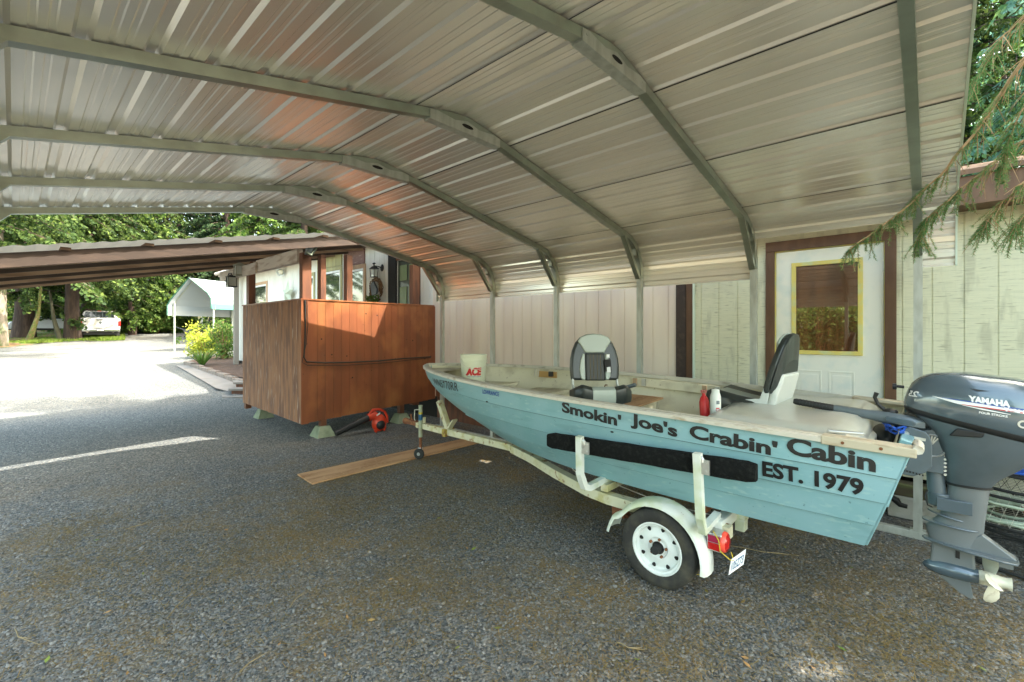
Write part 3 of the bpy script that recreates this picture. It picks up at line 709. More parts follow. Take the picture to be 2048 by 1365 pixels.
p = IX(463, 564, 2.9); lt = lantern(p, .30, .14, 'outdoor_lamp', 'black square lantern lamp at the end of the white patio beam', M['black_plastic'], 'lamp')
b = MB(); b.tube([p+Vector((0, 0, .16)), p+Vector((0,.15,.18)), p+Vector((0,.3,.05)), p+Vector((0,.32,-.05))], .014, 6); b.build('arm', M['black_plastic'], lt)
p = IX(503, 534, 3.15); t = thing('wind_bell', 'small dark bell hanging under the patio rafters', 'bell', p)
b = MB(); b.lathe([(.02, .10), (.05, .06), (.07, -.02), (.13, -.08), (.12, -.085), (.0, -.05)], p); b.build('bell', M['rust'], t, smooth=50)
b = MB(); b.tube([p+Vector((0,0,.1)), p+Vector((0,0,.16))], .006, 5); b.tube([p+Vector((0,0,-.05)), p+Vector((0,0,-.32))], .004, 5); b.build('cord', M['twine'], t)
p = IX(564, 543, WX-.06); t = thing('flood_light', 'white round floodlight on the house wall under the eave', 'light', p)
b = MB(); b.lathe([(.0, 0), (.06, .0), (.11, .13), (.12, .16)], p, (-.6, -.7, -.3)); b.build('shade', M['white_letter'], t, smooth=50)
b = MB(); b.ell(p+Vector((-.06,-.07,-.03)), (.07, .07, .07)); b.build('bulb', M['bulb'], t, smooth=60)
p = IX(575, 588, WX-.14); b = MB(); V = [p+Vector((-.09, 0, 0))]
for k in range(10):
    r = .42 if k % 2 == 0 else .16; a = math.pi/2+k*math.pi/5; V.append(p+Vector((.02, r*math.cos(a), r*math.sin(a))))
V.append(p+Vector((.05, 0, 0)))
b.add(V, [(0, 1+k, 1+(k+1) % 10) for k in range(10)]+[(11, 1+(k+1) % 10, 1+k) for k in range(10)])
tag(b.build('barn_star', mat('pale green tin', (.50,.54,.42), .6)), 'large pale green five-pointed metal star on the white house wall', 'star')
p = IX(748, 541, WX-.12); t = thing('wall_sconce', 'black carriage lamp on the white wall beside the house door', 'lamp', p)
b = MB(); x, y, z = p
for i in (-1, 1):
    for j in (-1, 1): b.tube([(x+i*.04, y+j*.07, z-.15), (x+i*.05, y+j*.085, z+.03)], .008, 5)
b.box((x, y, z-.15), (.10, .16, .014)); b.box((x, y, z+.06), (.14, .22, .06), taper=.35); b.tube([(x, y, z+.08), (x, y, z+.15)], .015, 6); b.ell((x, y, z+.15), (.03, .05, .02))
b.tube([(x, y, z+.1), (x+.05, y-.1, z+.08), (x+.11, y-.14, z+.05)], .012, 6); b.ell((x+.11, y-.15, z+.05), (.015, .07, .08)); b.build('frame', M['black_plastic'], t)
MB().box((x, y, z-.06), (.07, .12, .15)).build('glass', M['lamp_glass'], t)
p = IX(752, 581, WX-.07); t = thing('wreath', 'oval twig wreath with a grey bird house and berries on the house wall', 'wreath', p)
V = []; F = []
b = MB()
for k in range(170):
    a = random.uniform(0, 6.283); r = random.uniform(.84, 1.12); q = p+Vector((random.uniform(-.05, .04), .22*r*math.cos(a), .26*r*math.sin(a))); a2 = a+random.uniform(.3, .6)
    q2 = p+Vector((random.uniform(-.05, .04), .22*r*math.cos(a2), .26*r*math.sin(a2))); b.tube([q, q2], .008, 4)
b.build('twig_ring', M['wreath'], t)
b = MB(); b.prism([(-.12, -.09), (.06, -.12), (.12, .12), (.0, .2), (-.14, .02)], lambda a, c_, t_: Vector((p.x-.06+t_, p.y+.02+a, p.z+c_)), 0, .04); b.build('slate_house', mat('slate', (.07,.08,.10), .6), t)
b = MB()
for k in range(90):
    q = p+Vector((-.07+random.uniform(-.03,.03), random.uniform(-.2, .26), -.22+random.uniform(-.08, .10))); b.box(q, (.01, .05, .03), Matrix.Rotation(random.uniform(0, 3), 3, 'X') @ Matrix.Rotation(random.uniform(0, 3), 3, 'Z'))
b.build('greenery', M['shrub_grn'], t)


# ------------------------------------------------------------------ fishing boat
BX, BYY, BL, HEEL = 3.676, .091, 4.715, .038
boat = thing('fishing_boat', 'pale blue lapstrake aluminium fishing boat with black lettering on its side', 'boat', (BX, BYY, 0), .009)
def cr_(xs, ys, x):
    """monotone-ish Catmull-Rom interpolation"""
    n = len(xs)
    for i in range(n-1):
        if x <= xs[i+1] or i == n-2:
            h = xs[i+1]-xs[i]; t = (x-xs[i])/h; t = min(max(t, 0), 1)
            def m(k):
                if k <= 0: return (ys[1]-ys[0])/(xs[1]-xs[0])
                if k >= n-1: return (ys[-1]-ys[-2])/(xs[-1]-xs[-2])
                return (ys[k+1]-ys[k-1])/(xs[k+1]-xs[k-1])
            a, b = m(i)*h, m(i+1)*h
            return (2*t**3-3*t**2+1)*ys[i]+(t**3-2*t*t+t)*a+(3*t*t-2*t**3)*ys[i+1]+(t**3-t*t)*b
US = [0, .2, .4, .6, .75, .87, .94, .98, 1.0]
HB0 = [.715, .768, .797, .745, .605, .415, .255, .13, .03]
HB1 = [.60, .615, .59, .50, .36, .19, .085, .035, .012]
def hbw(v, u):
    """half breadth of the strake line v (0 gunwale .. 1 chine)"""
    a, b = cr_(US, HB0, u), cr_(US, HB1, u); q = v**1.15
    return a*(1-q)+b*q+.035*math.sin(math.pi*v)*min(1, (1-u)*4)
def zln(v, u):
    zg = 1.119+(.19*u-.062*u*u); zc_ = .565+.03*u+.09*max(0, u-.4)**2*4
    return zg*(1-v)+zc_*v
def yln(v, u):
    y0 = .18*v; y1 = BL-.74*v**2.1
    return y0+(y1-y0)*u
def hp(v, u, side=-1, off=0, lap=True):
    """point on the hull; the upper strake always laps outside the one below"""
    b = hbw(v, u); z = zln(v, u); y = yln(v, u)
    st = 0
    if lap:
        k = min(int(v*4+1e-6), 3); st = .011*(v*4-k)*min(1, (1-u)*8+.15)
    x = side*(b+st+off)
    return Vector((x, y, z+x*HEEL))
def hull_rows(off, laps, vs0):
    out = []
    return out
NU = 48
uu = [i/NU for i in range(NU+1)]
def side_mesh(mb, side):
    for k in range(4):
        va, vb = k/4, (k+1)/4
        vs = [va, va+(vb-va)*.5, vb-1e-5]
        rows = [[hp(v, u, side) for u in uu] for v in vs]
        if k < 3: rows.append([hp(vb+1e-5, u, side) for u in uu])
        mb.loft(rows, close=False, cap=False)
hull = MB()
for side in (-1, 1): side_mesh(hull, side)
# bottom: chine to keel, and the transom
def keel(u):
    p = hp(.99999, u, -1); return Vector((0, p.y, p.z-p.x*HEEL-.075*(1-u*.6)-.012*math.sin(u*3.1)))
for side in (-1, 1):
    a = [hp(.99999, u, side) for u in uu]; c = [keel(u) for u in uu]; m_ = [p.lerp(q, .5)+Vector((side*.02, 0, -.012)) for p, q in zip(a, c)]
    hull.loft([a, m_, c], close=False, cap=False)
hl = hull.build('hull', M['hull'], boat, world=False, smooth=32)
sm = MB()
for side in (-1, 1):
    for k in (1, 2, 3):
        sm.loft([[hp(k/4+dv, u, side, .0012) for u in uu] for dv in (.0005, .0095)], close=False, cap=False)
sm.build('lap_shade_lines', mat('painted lap shade', (.05,.10,.11), .9), hl, world=False)  # dark strips painted in as the shadow line under each lap
tr = MB()
def tring(dy, ins):
    r = []
    for v in (0, .25, .5, .75, 1): p = hp(v, 0, -1, -ins, False); r.append(Vector((p.x, p.y+dy, p.z)))
    k = keel(0); r.append(Vector((0, k.y+dy, k.z+ins)))
    for v in (1, .75, .5, .25, 0): p = hp(v, 0, 1, -ins, False); r.append(Vector((p.x, p.y+dy, p.z)))
    g = hp(0, 0, 1, 0, False); zt_ = 1.10
    r += [Vector((.55, dy, zt_)), Vector((.32, dy+.01, zt_-.06)), Vector((-.32, dy+.01, zt_-.06)), Vector((-.55, dy, zt_-.01))]
    return r
tr.loft([tring(-.012, -.002), tring(.02, .004)])
tr.build('transom', M['hull'], boat, world=False, bevel=.004)
tb = MB(); tb.box((0, .07, .88), (.62, .06, .40), Matrix.Rotation(.28, 3, 'X')); tb.build('transom_board', M['hull'], boat, world=False, bevel=.005)
# inner skin
inn = MB()
for side in (-1, 1):
    rows = []
    for v in (0.0, .1, .25, .45, .62):
        rw = []
        for u in uu:
            q = hp(v, u, side, 0, False); q.y = min(max(q.y, .05), BL-.06)
            f_ = max(abs(q.x)-.022, .002); x = side*f_; rw.append(Vector((x, q.y, q.z)))
        rows.append(rw)
    inn.loft(rows, close=False, cap=False)
a = [hp(.62, u, -1, -.022, False) for u in uu]; b = [hp(.62, u, 1, -.022, False) for u in uu]
for rw, sg in ((a, -1), (b, 1)):
    for q in rw: q.y = min(max(q.y, .05), BL-.06); q.x = sg*max(sg*q.x, .002)
inn.loft([a, b], close=False, cap=False)
a = [hp(v, 0, -1, -.022, False)+Vector((0, .05, 0)) for v in (0, .3, .62)]; b = [hp(v, 0, 1, -.022, False)+Vector((0, .05, 0)) for v in (0, .3, .62)]
inn.loft([a, b], close=False, cap=False)
inn.build('inner_lining', M['liner'], boat, world=False, smooth=40)
for side in (-1, 1):
    rg = []; rr = []
    for u in uu:
        p = hp(0, u, side, 0, False); nx = side
        wi = min(.05, max(abs(p.x)-.002, .004))
        rg.append([Vector((p.x+side*.004, p.y, p.z+.001)), Vector((p.x+side*.004, p.y, p.z+.020)), Vector((p.x-side*wi, p.y, p.z+.022)), Vector((p.x-side*wi, p.y, p.z-.012))])
        rr.append([Vector((p.x+side*.0055, p.y, p.z-.016)), Vector((p.x+side*.026, p.y, p.z-.012)), Vector((p.x+side*.028, p.y, p.z+.012)), Vector((p.x+side*.0055, p.y, p.z+.018))])
    g = MB().loft(rg); g.build('gunwale', M['gunwale'], boat, world=False, smooth=35)
    g = MB().loft(rr); g.build('rub_rail', M['rail'], boat, world=False, smooth=35)
    k = MB(); rg = []
    for u in (0, .02, .04, .06, .075):
        p = hp(0, u, side, 0, False)
        rg.append([Vector((p.x+side*.031, p.y-(.03 if u == 0 else 0), p.z-.022)), Vector((p.x+side*.031, p.y-(.03 if u == 0 else 0), p.z+.024)), Vector((p.x-side*.075, p.y-(.03 if u == 0 else 0), p.z+.024)), Vector((p.x-side*.075, p.y-(.03 if u == 0 else 0), p.z-.0))])
    k.loft(rg); kn = k.build('corner_knee', M['knee'], boat, world=False, bevel=.006)
    k = MB()
    for u in (.022, .055):
        p = hp(0, u, side, 0, False); k.cyl(p+Vector((side*.030, 0, .002)), p+Vector((side*.034, 0, .002)), .008, 8)
    k.build('rusty_screws', M['rust'], kn, world=False)
k = MB()
p = hp(0, 0, -1, 0, False)
k.tube([Vector((-.74, -.035, p.z+.02)), Vector((-.60, -.035, p.z+.022)), Vector((-.45, -.03, p.z+.0)), Vector((-.33, -.02, 1.04))], .022, 8)
k.build('transom_cap', M['rail'], boat, world=False, smooth=50)
# foredeck and bench seats
fd = MB(); V = []
us = [.905+.095*i/10 for i in range(11)]
a = [hp(.02, u, -1, -.03, False) for u in us]; b = [hp(.02, u, 1, -.03, False) for u in us]
for rw in (a, b):
    for q in rw: q.z -= .03; q.y = min(q.y, BL-.05)
fd.loft([[q+Vector((0,0,-.02)) for q in a], a, b, [q+Vector((0,0,-.02)) for q in b]], close=False, cap=False)
fd.build('foredeck', M['liner'], boat, world=False)
def bench(y0, y1, zt_, mt, name='bench', zb_=.80, ins=.03):
    mb = MB()
    for (za, zb2, ya, yb) in ((zt_-.035, zt_, y0, y1), (zb_, zt_-.035, y0+.02, y1-.02)):
        ua, ub = ya/BL, yb/BL
        def edge_(u, z, side):
            
            v_ = .5; uu_ = u
            for _ in range(6): v_ = min(max(v_+(zln(v_, uu_)-z)/.58, 0), .97); uu_ = (u*BL-.18*v_)/(BL-.74*v_**2.1-.18*v_)
            b_ = max(hbw(v_, uu_)-.035, .01); x_ = side*b_; return Vector((x_, u*BL, z+x_*HEEL))
        r0 = [edge_(ua, za, -1), edge_(ua, za, 1), edge_(ub, za, 1), edge_(ub, za, -1)]
        r1 = [edge_(ua, zb2, -1), edge_(ua, zb2, 1), edge_(ub, zb2, 1), edge_(ub, zb2, -1)]
        mb.loft([r0, r1])
    return mb.build(name, mt, boat, world=False, bevel=.006)
bench(2.95, 3.35, 1.0, M['liner'])
bench(3.60, 4.02, 1.05, M['liner'], 'bow_shelf')
bench(1.92, 2.42, .985, M['liner'])
bench(.62, 1.06, 1.0, M['liner'])
# oar rack on the far side, hooks, small fittings
rk = MB()
def inside(u, dv, out=.0):
    p = hp(dv, u, 1, -.03-out, False); return p
a, b = inside(.47, .10), inside(.27, .10)
rk.beam(a+Vector((-.02, 0, 0)), b+Vector((-.02, 0, 0)), .03, .085)
rk.build('oar_rack', M['liner'], boat, world=False, bevel=.003)
for u in (.44, .46, .31, .285): 
    p = inside(u, .1); MB().box(p+Vector((-.048, 0, 0)), (.02, .04, .07)).build('rack_clip', mat('clip', (.42,.30,.18), .7) if u > .45 or u == .31 else M['steel'], boat, world=False)
h = MB(); p = inside(.53, .25); h.tube([p, p+Vector((-.05, .02, 0)), p+Vector((-.06, .0, .03)), p+Vector((-.07, -.03, .03))], .006, 5); h.build('coat_hook', M['rust'], boat, world=False)
b = MB(); pa, pb = inside(.715, .12), inside(.665, .12); b.beam(pa+Vector((-.012,0,0)), pb+Vector((-.012,0,0)), .02, .07); bk = b.build('rod_board', mat('varnished board', (.50,.30,.10), .5), boat, world=False)
b = MB(); q = pb.lerp(pa, .25); b.box(q+Vector((-.035, 0, .01)), (.03, .055, .06)); b.build('black_clamp', M['black_plastic'], bk, world=False, bevel=.006)
b = MB()
for k in range(3): q = pa.lerp(pb, -.12+.1*k); b.tube([q+Vector((-.03,.0,.06)), q+Vector((-.04,0,-.03))], .006, 5)
b.build('wire_clip', M['rail'], bk, world=False)
b = MB(); p = hp(0, .055, -1, -.09, False); b.box(p+Vector((0,0,.034)), (.03, .16, .014), Matrix.Rotation(.25, 3, 'Z')); b.box(p+Vector((0,.02,.026)), (.03, .05, .02)); b.build('cleat', M['steel'], boat, world=False, bevel=.004)
b = MB()
for u, v in ((.335, .30), (.80, .13), (.62, .24), (.45, .6)):
    p = hp(v, u); b.ell(p+Vector((-.002, 0, 0)), (.006, .014, .006), 8, 5)
b.build('rivet_patch', M['black_rubber'], boat, world=False)

# lettering laid on the planking
def text_mesh(txt, bold=.0, size=1.0, space=1.0, shear=0):
    cu = bpy.data.curves.new('t', 'FONT'); cu.body = txt; cu.size = size; cu.offset = bold; cu.space_character = space; cu.shear = shear; cu.resolution_u = 4
    o = bpy.data.objects.new('t', cu); C.objects.link(o); bpy.context.view_layer.update()
    me = bpy.data.meshes.new_from_object(o.evaluated_get(bpy.context.evaluated_depsgraph_get()))
    bpy.data.objects.remove(o); bm = bmesh.new(); bm.from_mesh(me); bpy.data.meshes.remove(me)
    xs = [v.co.x for v in bm.verts]; ys = [v.co.y for v in bm.verts]
    x0, x1, y0, y1 = min(xs), max(xs), min(ys), max(ys)
    return bm, x0, x1
def cap_h():
    bm, a, b = text_mesh('H'); h = max(v.co.y for v in bm.verts); bm.free(); return h
CAPH = cap_h()
def place_text(name, txt, fn, mt, parent, W, H, bold=.02, space=1.0, cutx=(), cuty=(), world=False, shear=0):
    """fn(x in 0..W, y from baseline 0..H cap height) -> point"""
    bm, x0, x1 = text_mesh(txt, bold, 1, space, shear)
    sx = W/(x1-x0); sy = H/CAPH
    for v in bm.verts: v.co.x = (v.co.x-x0)*sx; v.co.y *= sy
    for cx in cutx: bmesh.ops.bisect_plane(bm, geom=bm.verts[:]+bm.edges[:]+bm.faces[:], plane_co=(cx,0,0), plane_no=(1,0,0))
    for cy in cuty: bmesh.ops.bisect_plane(bm, geom=bm.verts[:]+bm.edges[:]+bm.faces[:], plane_co=(0,cy,0), plane_no=(0,1,0))
    bmesh.ops.triangulate(bm, faces=bm.faces[:])
    mb = MB(); mb.v = [tuple(fn(v.co.x, v.co.y)) for v in bm.verts]; mb.f = [tuple(v.index for v in f.verts) for f in bm.faces]; bm.free()
    return mb.build(name, mt, parent, world=world)
def hull_uv(px, py):
    """hull parameters (v, u) of the point of the near side that stands at this spot of the photograph"""
    u, v = .4, .3
    M_ = Matrix.Translation((BX, BYY, 0)) @ Matrix.Rotation(.009, 4, 'Z')
    def pr(v, u):
        q = M_ @ hp(v, u, -1, .0035, False); xc = q.x*_c-q.y*_s; zc = q.x*_s+q.y*_c
        return 1024+FOC*xc/zc, HOR-FOC*(q.z-EYE)/zc
    for _ in range(40):
        f0 = pr(v, u); e = 1e-4; fv = pr(v+e, u); fu = pr(v, u+e)
        a, b, c_, d = (fv[0]-f0[0])/e, (fu[0]-f0[0])/e, (fv[1]-f0[1])/e, (fu[1]-f0[1])/e
        rx, ry = px-f0[0], py-f0[1]; det = a*d-b*c_
        v += max(-.1, min(.1, (rx*d-b*ry)/det)); u += max(-.1, min(.1, (a*ry-c_*rx)/det)); u = min(max(u, .001), .999); v = min(max(v, .001), .999)
    return v, u
def hull_text(name, txt, pa, pb, H, mt, bold=.03, space=1.0):
    (v0, u0), (v1, u1) = hull_uv(*pa), hull_uv(*pb)
    y0, y1 = yln(v0, u0), yln(v1, u1); W = y0-y1
    def fn(x, y):
        t = x/W; yy = y0-x; u = max(0, min(1, yy/BL)); v = max(v0+(v1-v0)*t-y/.575, .035)
        for _ in range(4): u -= (yln(v, u)-yy)/(BL-.9*v)
        return hp(v, u, -1, .0035, True)
    return place_text(name, txt, fn, mt, hl, W, H, bold, space, [W*i/60 for i in range(1, 60)], [-.02+.006*i for i in range(30)])
hull_text('lettering', "Smokin'", (1125, 823), (1244, 853), .069, M['black_letter'], .038)
hull_text('lettering', "Joe's", (1262, 848), (1356, 874), .070, M['black_letter'], .038)
hull_text('lettering', "Crabin'", (1380, 874), (1556, 912), .074, M['black_letter'], .038)
hull_text('lettering', "Cabin", (1574, 905), (1752, 943), .084, M['black_letter'], .038)
hull_text('lettering', "EST. 1979", (1526, 950), (1728, 990), .080, M['black_letter'], .038)
hull_text('lettering', "LOWRANCE", (966, 787), (999, 793), .034, M['blue_letter'], .02)
hull_text('registration_number', "WN5770RR", (871, 770), (918, 783), .085, M['black_letter'], .0)
d = MB(); d.loft([[hp(v, .953+i*.006, -1, .004, True) for i in range(4)] for v in (.06, .12, .18, .235)], close=False, cap=False); d.build('decal', M['decal_red'], hl, world=False)

# ------------------------------------------------------------------ boat trailer
TX = 3.62
trl = thing('boat_trailer', 'chalky cream single-axle boat trailer under the blue boat', 'trailer', (TX, 1.33, 0))
b = MB(); b.beam((TX+.03, 5.06, .44), (TX+.02, 3.0, .43), .075, .075); b.build('tongue', M['trailer'], trl, bevel=.006)
for sg in (-1, 1):
    b = MB(); pts = [(TX+.02+sg*.03, 3.3, .43), (TX+sg*.16, 2.9, .43), (TX+sg*.36, 2.45, .425), (TX+sg*.53, 2.0, .42), (TX+sg*.57, 1.8, .42), (TX+sg*.575, 1.5, .42), (TX+sg*.575, .93, .42)]
    b.tube(pts, .053, 4, sq=True); b.build('side_rail', M['trailer'], trl)
b = MB(); b.bb((TX-.62, .97, .41), (TX+.62, 1.04, .485)); b.build('rear_crossmember', M['trailer_white'], trl, bevel=.005)
b = MB(); b.bb((TX-.60, 1.80, .47), (TX+.60, 1.86, .525)); b.build('front_crossmember', M['trailer'], trl, bevel=.005)
b = MB(); b.cyl((TX-.72, 1.33, .267), (TX+.72, 1.33, .267), .028, 10); b.build('axle', M['rust'], trl)
for sg in (-1, 1):
    b = MB()
    pts = [(TX+sg*.56, 1.68, .34)] + [(TX+sg*.56, 1.33+.33*math.cos(a), .33-.03*math.sin(a)) for a in np.linspace(0, math.pi, 8)]+[(TX+sg*.56, .98, .34)]
    for i in range(len(pts)-1): b.beam(pts[i], pts[i+1], .045, .018)
    b.bb((TX+sg*.56-.04, 1.66, .31), (TX+sg*.56+.04, 1.76, .40)); b.build('leaf_spring', M['rust'], trl)
    # wheel
    wx = TX+sg*.715; sd = sg
    t = MB(); prof = [(.165, -.052), (.185, -.064), (.225, -.068), (.252, -.060), (.262, -.048), (.2645, -.030), (.258, -.029), (.258, -.024), (.266, -.023), (.266, -.004), (.259, -.003), (.259, .003), (.266, .004), (.266, .023), (.258, .024), (.258, .029), (.2645, .030), (.262, .048), (.252, .060), (.225, .068), (.185, .064), (.165, .052)]
    t.lathe([(r*.967, h) for r, h in prof], (wx, 1.33, .258), (sd, 0, 0), 56); ty = t.build('tyre', M['tyre'], trl, smooth=35)
    t = MB(); prof = [(.160, -.055), (.172, .052), (.176, .060), (.168, .063), (.160, .052), (.150, .050), (.146, .030), (.142, .022), (.120, .024), (.105, .034), (.070, .036), (.062, .028), (.045, .028), (.042, .034)]
    t.lathe([(r*.967, h) for r, h in prof], (wx, 1.33, .258), (sd, 0, 0), 48); rm = t.build('rim', M['rim'], trl, smooth=40)
    t = MB()
    for k in range(8):
        a = k*math.pi/4+.25; ca, sa = math.cos(a), math.sin(a); r = .124; u_ = Vector((0, ca, sa)); v_ = Vector((0, -sa, ca)); o_ = Vector((wx+sd*.0265, 1.33, .258))+u_*r
        ring = [o_+u_*.014*math.cos(q)*(1.0)+v_*.0125*math.sin(q)*(1+.35*math.cos(q)) for q in np.linspace(0, 6.283, 11)[:-1]]
        t.loft([ring, [p+Vector((sd*.003, 0, 0)) for p in ring]])
    t.build('vent_hole', M['dark'], rm)
    t = MB()
    for k in range(5):
        a = k*2*math.pi/5+.5; t.cyl((wx+sd*.030, 1.33+.057*math.cos(a), .258+.057*math.sin(a)), (wx+sd*.044, 1.33+.057*math.cos(a), .258+.057*math.sin(a)), .0095, 6)
    t.build('wheel_nut', M['rust'], rm)
    MB().cyl((wx+sd*.0, 1.33, .258), (wx+sd*.095, 1.33, .258), .031, 16, .027).build('hub_cap', M['black_rubber'], rm, bevel=.004)
    # mudguard
    R0 = .315; rings = []
    for k in range(21):
        a = R(-8)+k*R(186)/20
        r = R0+(.0 if k < 17 else .012*(k-16)); y = 1.33-math.cos(a)*r-.0; z = .235+math.sin(a)*r*1.02+(.03 if k > 17 else 0)
        y = 1.33-math.cos(a)*r
        nrm = Vector((0, -math.cos(a), math.sin(a)))
        c_ = Vector((wx, y, z)); prof = [(-.085, -.012), (-.08, 0), (-.05, .012), (0, .016), (.05, .012), (.078, 0), (.085, -.02)]
        rings.append([c_+Vector((sd*px, 0, 0))+nrm*pn for px, pn in prof]+[c_+Vector((sd*px, 0, 0))+nrm*(pn-.003) for px, pn in prof[::-1]])
    b = MB().loft(rings); b.build('mudguard', M['trailer_white'], trl, smooth=50)
    b = MB(); b.bb((TX+sg*.60, 1.28, .50) if sg > 0 else (TX-.64, 1.28, .43), (TX+sg*.64, 1.38, .54)if sg > 0 else (TX-.60, 1.38, .54)); b.build('mudguard_bracket', M['trailer'], trl)
    # bunk and its arms
    bx = TX-.84 if sg < 0 else TX+.93
    pa, pb = Vector((bx, 2.17, .85)), Vector((bx, .715, .90)) if sg < 0 else Vector((bx, .70, .96))
    if sg > 0: pa.z += .05
    rings = []; d_ = (pb-pa)
    for k in range(31):
        f_ = k/30; c_ = pa.lerp(pb, f_); jit = random.uniform(-.0015, .0015); e = .82 if k in (0, 30) else 1
        hx, hz = (.030+jit)*e, (.056+jit)*e
        rings.append([c_+Vector((x*hx, 0, z*hz)) for x, z in ((-1,-.8),(-1,.8),(-.7,1),(.7,1),(1,.8),(1,-.8),(.7,-1),(-.7,-1))])
    MB().loft(rings).build('bunk', M['carpet'], trl, smooth=40)
    for (ay, top, inb) in ((1.86, .935, .34), (1.04 if sg < 0 else 1.6, .965, .0)):
        b = MB(); xo = bx-sg*-.052 if sg > 0 else bx-.052
        xb = TX+sg*.60
        if inb: pts = [(xo, ay-.01, top), (xo+(-sg)*.02, ay, .66), (xo-sg*.05, ay, .60), (xo-sg*.075, ay, .555), (xo-sg*.13, ay, .535), (TX+sg*.28, ay, .555)]
        else: pts = [(xo, ay-.02, top), (xo-sg*.02, ay-.03, .58), (xo-sg*.06, ay-.03, .49), (TX+sg*.55, ay-.02, .50)]
        b.tube(pts, .031, 4, sq=True); ar = b.build('bunk_arm', M['trailer_white'], trl)
        b = MB(); b.box((xo-sg*.0, ay-.055, top-.075), (.012, .07, .085)); b.ell((xo, ay-.035, top-.05), (.012, .03, .04), 10, 6)
        for dz in (-.10, -.05): b.cyl((xo-.012, ay-.07, top+dz), (xo+.012, ay-.07, top+dz), .008, 8)
        b.build('arm_plate', M['steel'], ar)
# bow stop, winch post, coupler, jack
b = MB(); b.beam((TX+.03, 4.42, .47), (TX+.03, 4.60, .80), .07, .06, (0, 1, 0)); b.beam((TX+.03, 4.42, .46), (TX+.03, 4.30, .60), .08, .02, (0, 1, 0)); b.build('bow_post', M['trailer'], trl, bevel=.004)
b = MB(); b.beam((TX+.03, 5.30, .455), (TX+.03, 5.02, .45), .075, .06); b.ell((TX+.03, 5.33, .45), (.045, .06, .045)); b.tube([(TX+.03, 5.2, .48), (TX+.03, 5.22, .56)], .012, 6); b.build('coupler', M['rust'], trl, bevel=.006)
b = MB(); b.bb((TX-.045, 4.40, .385), (TX+.11, 4.46, .475)); b.build('clamp_band', mat('rusty yellow clamp', (.40,.30,.06), .7, 0, [(20,(1,1,1),(.2,.09,.03),.45,.65)]), trl)
jx, jy = TX-.02, 4.93
b = MB(); b.cyl((jx, jy, .30), (jx, jy, .70), .026, 14); b.cyl((jx, jy, .70), (jx, jy, .715), .029, 14)
jk = b.build('jack_tube', mat('pale green jack paint', (.36,.42,.30), .5, .1, [(12,(1,1,1),(.3,.3,.2),.5,.7)]), trl, smooth=40)
MB().cyl((jx, jy, .52), (jx, jy, .595), .0268, 14).build('blue_sticker', mat('blue sticker', (.01,.10,.22), .4), jk, smooth=40)
MB().cyl((jx, jy, .60), (jx, jy, .625), .0266, 14).build('yellow_sticker', M['rope_yellow'], jk, smooth=40)
b = MB(); b.tube([(jx-.02, jy+.0, .66), (jx-.07, jy+.03, .66), (jx-.075, jy+.03, .54), (jx-.06, jy+.03, .52)], .007, 6); b.build('crank_handle', M['rail'], jk, smooth=50)
b = MB(); b.cyl((jx, jy, .10), (jx, jy, .30), .019, 12); b.build('jack_leg', M['rust'], trl, smooth=40)
b = MB(); b.beam((jx-.018, jy, .16), (jx-.055, jy-.02, .085), .006, .05, (0,1,0)); b.beam((jx+.018, jy, .16), (jx-.02, jy-.02, .085), .006, .05, (0,1,0)); b.build('caster_fork', M['steel'], trl)
b = MB(); b.lathe([(.0, -.018), (.062, -.018), (.070, -.010), (.070, .010), (.062, .018), (0, .018)], (jx-.045, jy-.03, .094), (1, .5, 0), 24); cw = b.build('caster_wheel', M['black_rubber'], trl, smooth=40)
b = MB(); b.lathe([(.0, -.021), (.022, -.021), (.022, .021), (0, .021)], (jx-.045, jy-.03, .094), (1, .5, 0), 16); b.build('caster_hub', M['steel'], cw)
b = MB(); b.cyl((jx+.06, jy, .40), (jx+.06, jy, .55), .02, 10); b.bb((jx+.0, jy-.02, .42), (jx+.08, jy+.02, .46)); b.build('jack_mount', M['trailer'], trl)
# centre roller stack, tail lamp, number plate
b = MB(); b.bb((TX-.30, .93, .33), (TX-.22, .99, .52)); b.bb((TX-.31, .925, .40), (TX-.21, .995, .415)); b.build('roller_bracket', M['trailer_white'], trl, bevel=.004)
b = MB(); b.bb((TX-.08, .90, .36), (TX-.07, 1.0, .52)); b.bb((TX-.16, .92, .45), (TX-.03, .96, .52)); b.build('roller_bracket', M['trailer_white'], trl, bevel=.004)
lx, ly, lz = TX-.69, .97, .39
b = MB(); b.bb((lx-.03, ly-.03, lz-.055), (lx+.07, ly+.06, lz+.055)); tl = b.build('tail_lamp', M['steel'], trl, bevel=.008)
b = MB(); b.bb((lx-.037, ly-.022, lz-.045), (lx-.0305, ly+.05, lz-.002)); b.build('side_lens', M['red_lens'], tl, bevel=.002)
b = MB(); b.bb((lx-.036, ly-.022, lz+.002), (lx-.0305, ly+.05, lz+.042)); b.build('side_lens', mat('pink lens', (.32,.02,.06), .2, coat=.5), tl, bevel=.002)
b = MB(); b.lathe([(.0, .03), (.03, .028), (.052, .016), (.058, 0)], (lx+.02, ly-.031, lz), (0, -1, 0), 28); b.build('rear_lens', M['red_lens'], tl, smooth=50)
b = MB(); b.lathe([(.052, .018), (.062, .006), (.062, -.006)], (lx+.02, ly-.031, lz), (0, -1, 0), 28); b.build('lens_rim', M['red_bright'], tl, smooth=50)
px0 = Vector((lx+.0, ly-.09, lz-.07))
ax = Vector((.80, -.42, .35)).normalized(); ay_ = Vector((-.20, .10, -1)); ay_.normalize()
pw, ph = .125, .092
nrm = ax.cross(ay_).normalized()
b = MB(); q0 = px0-ax*.02
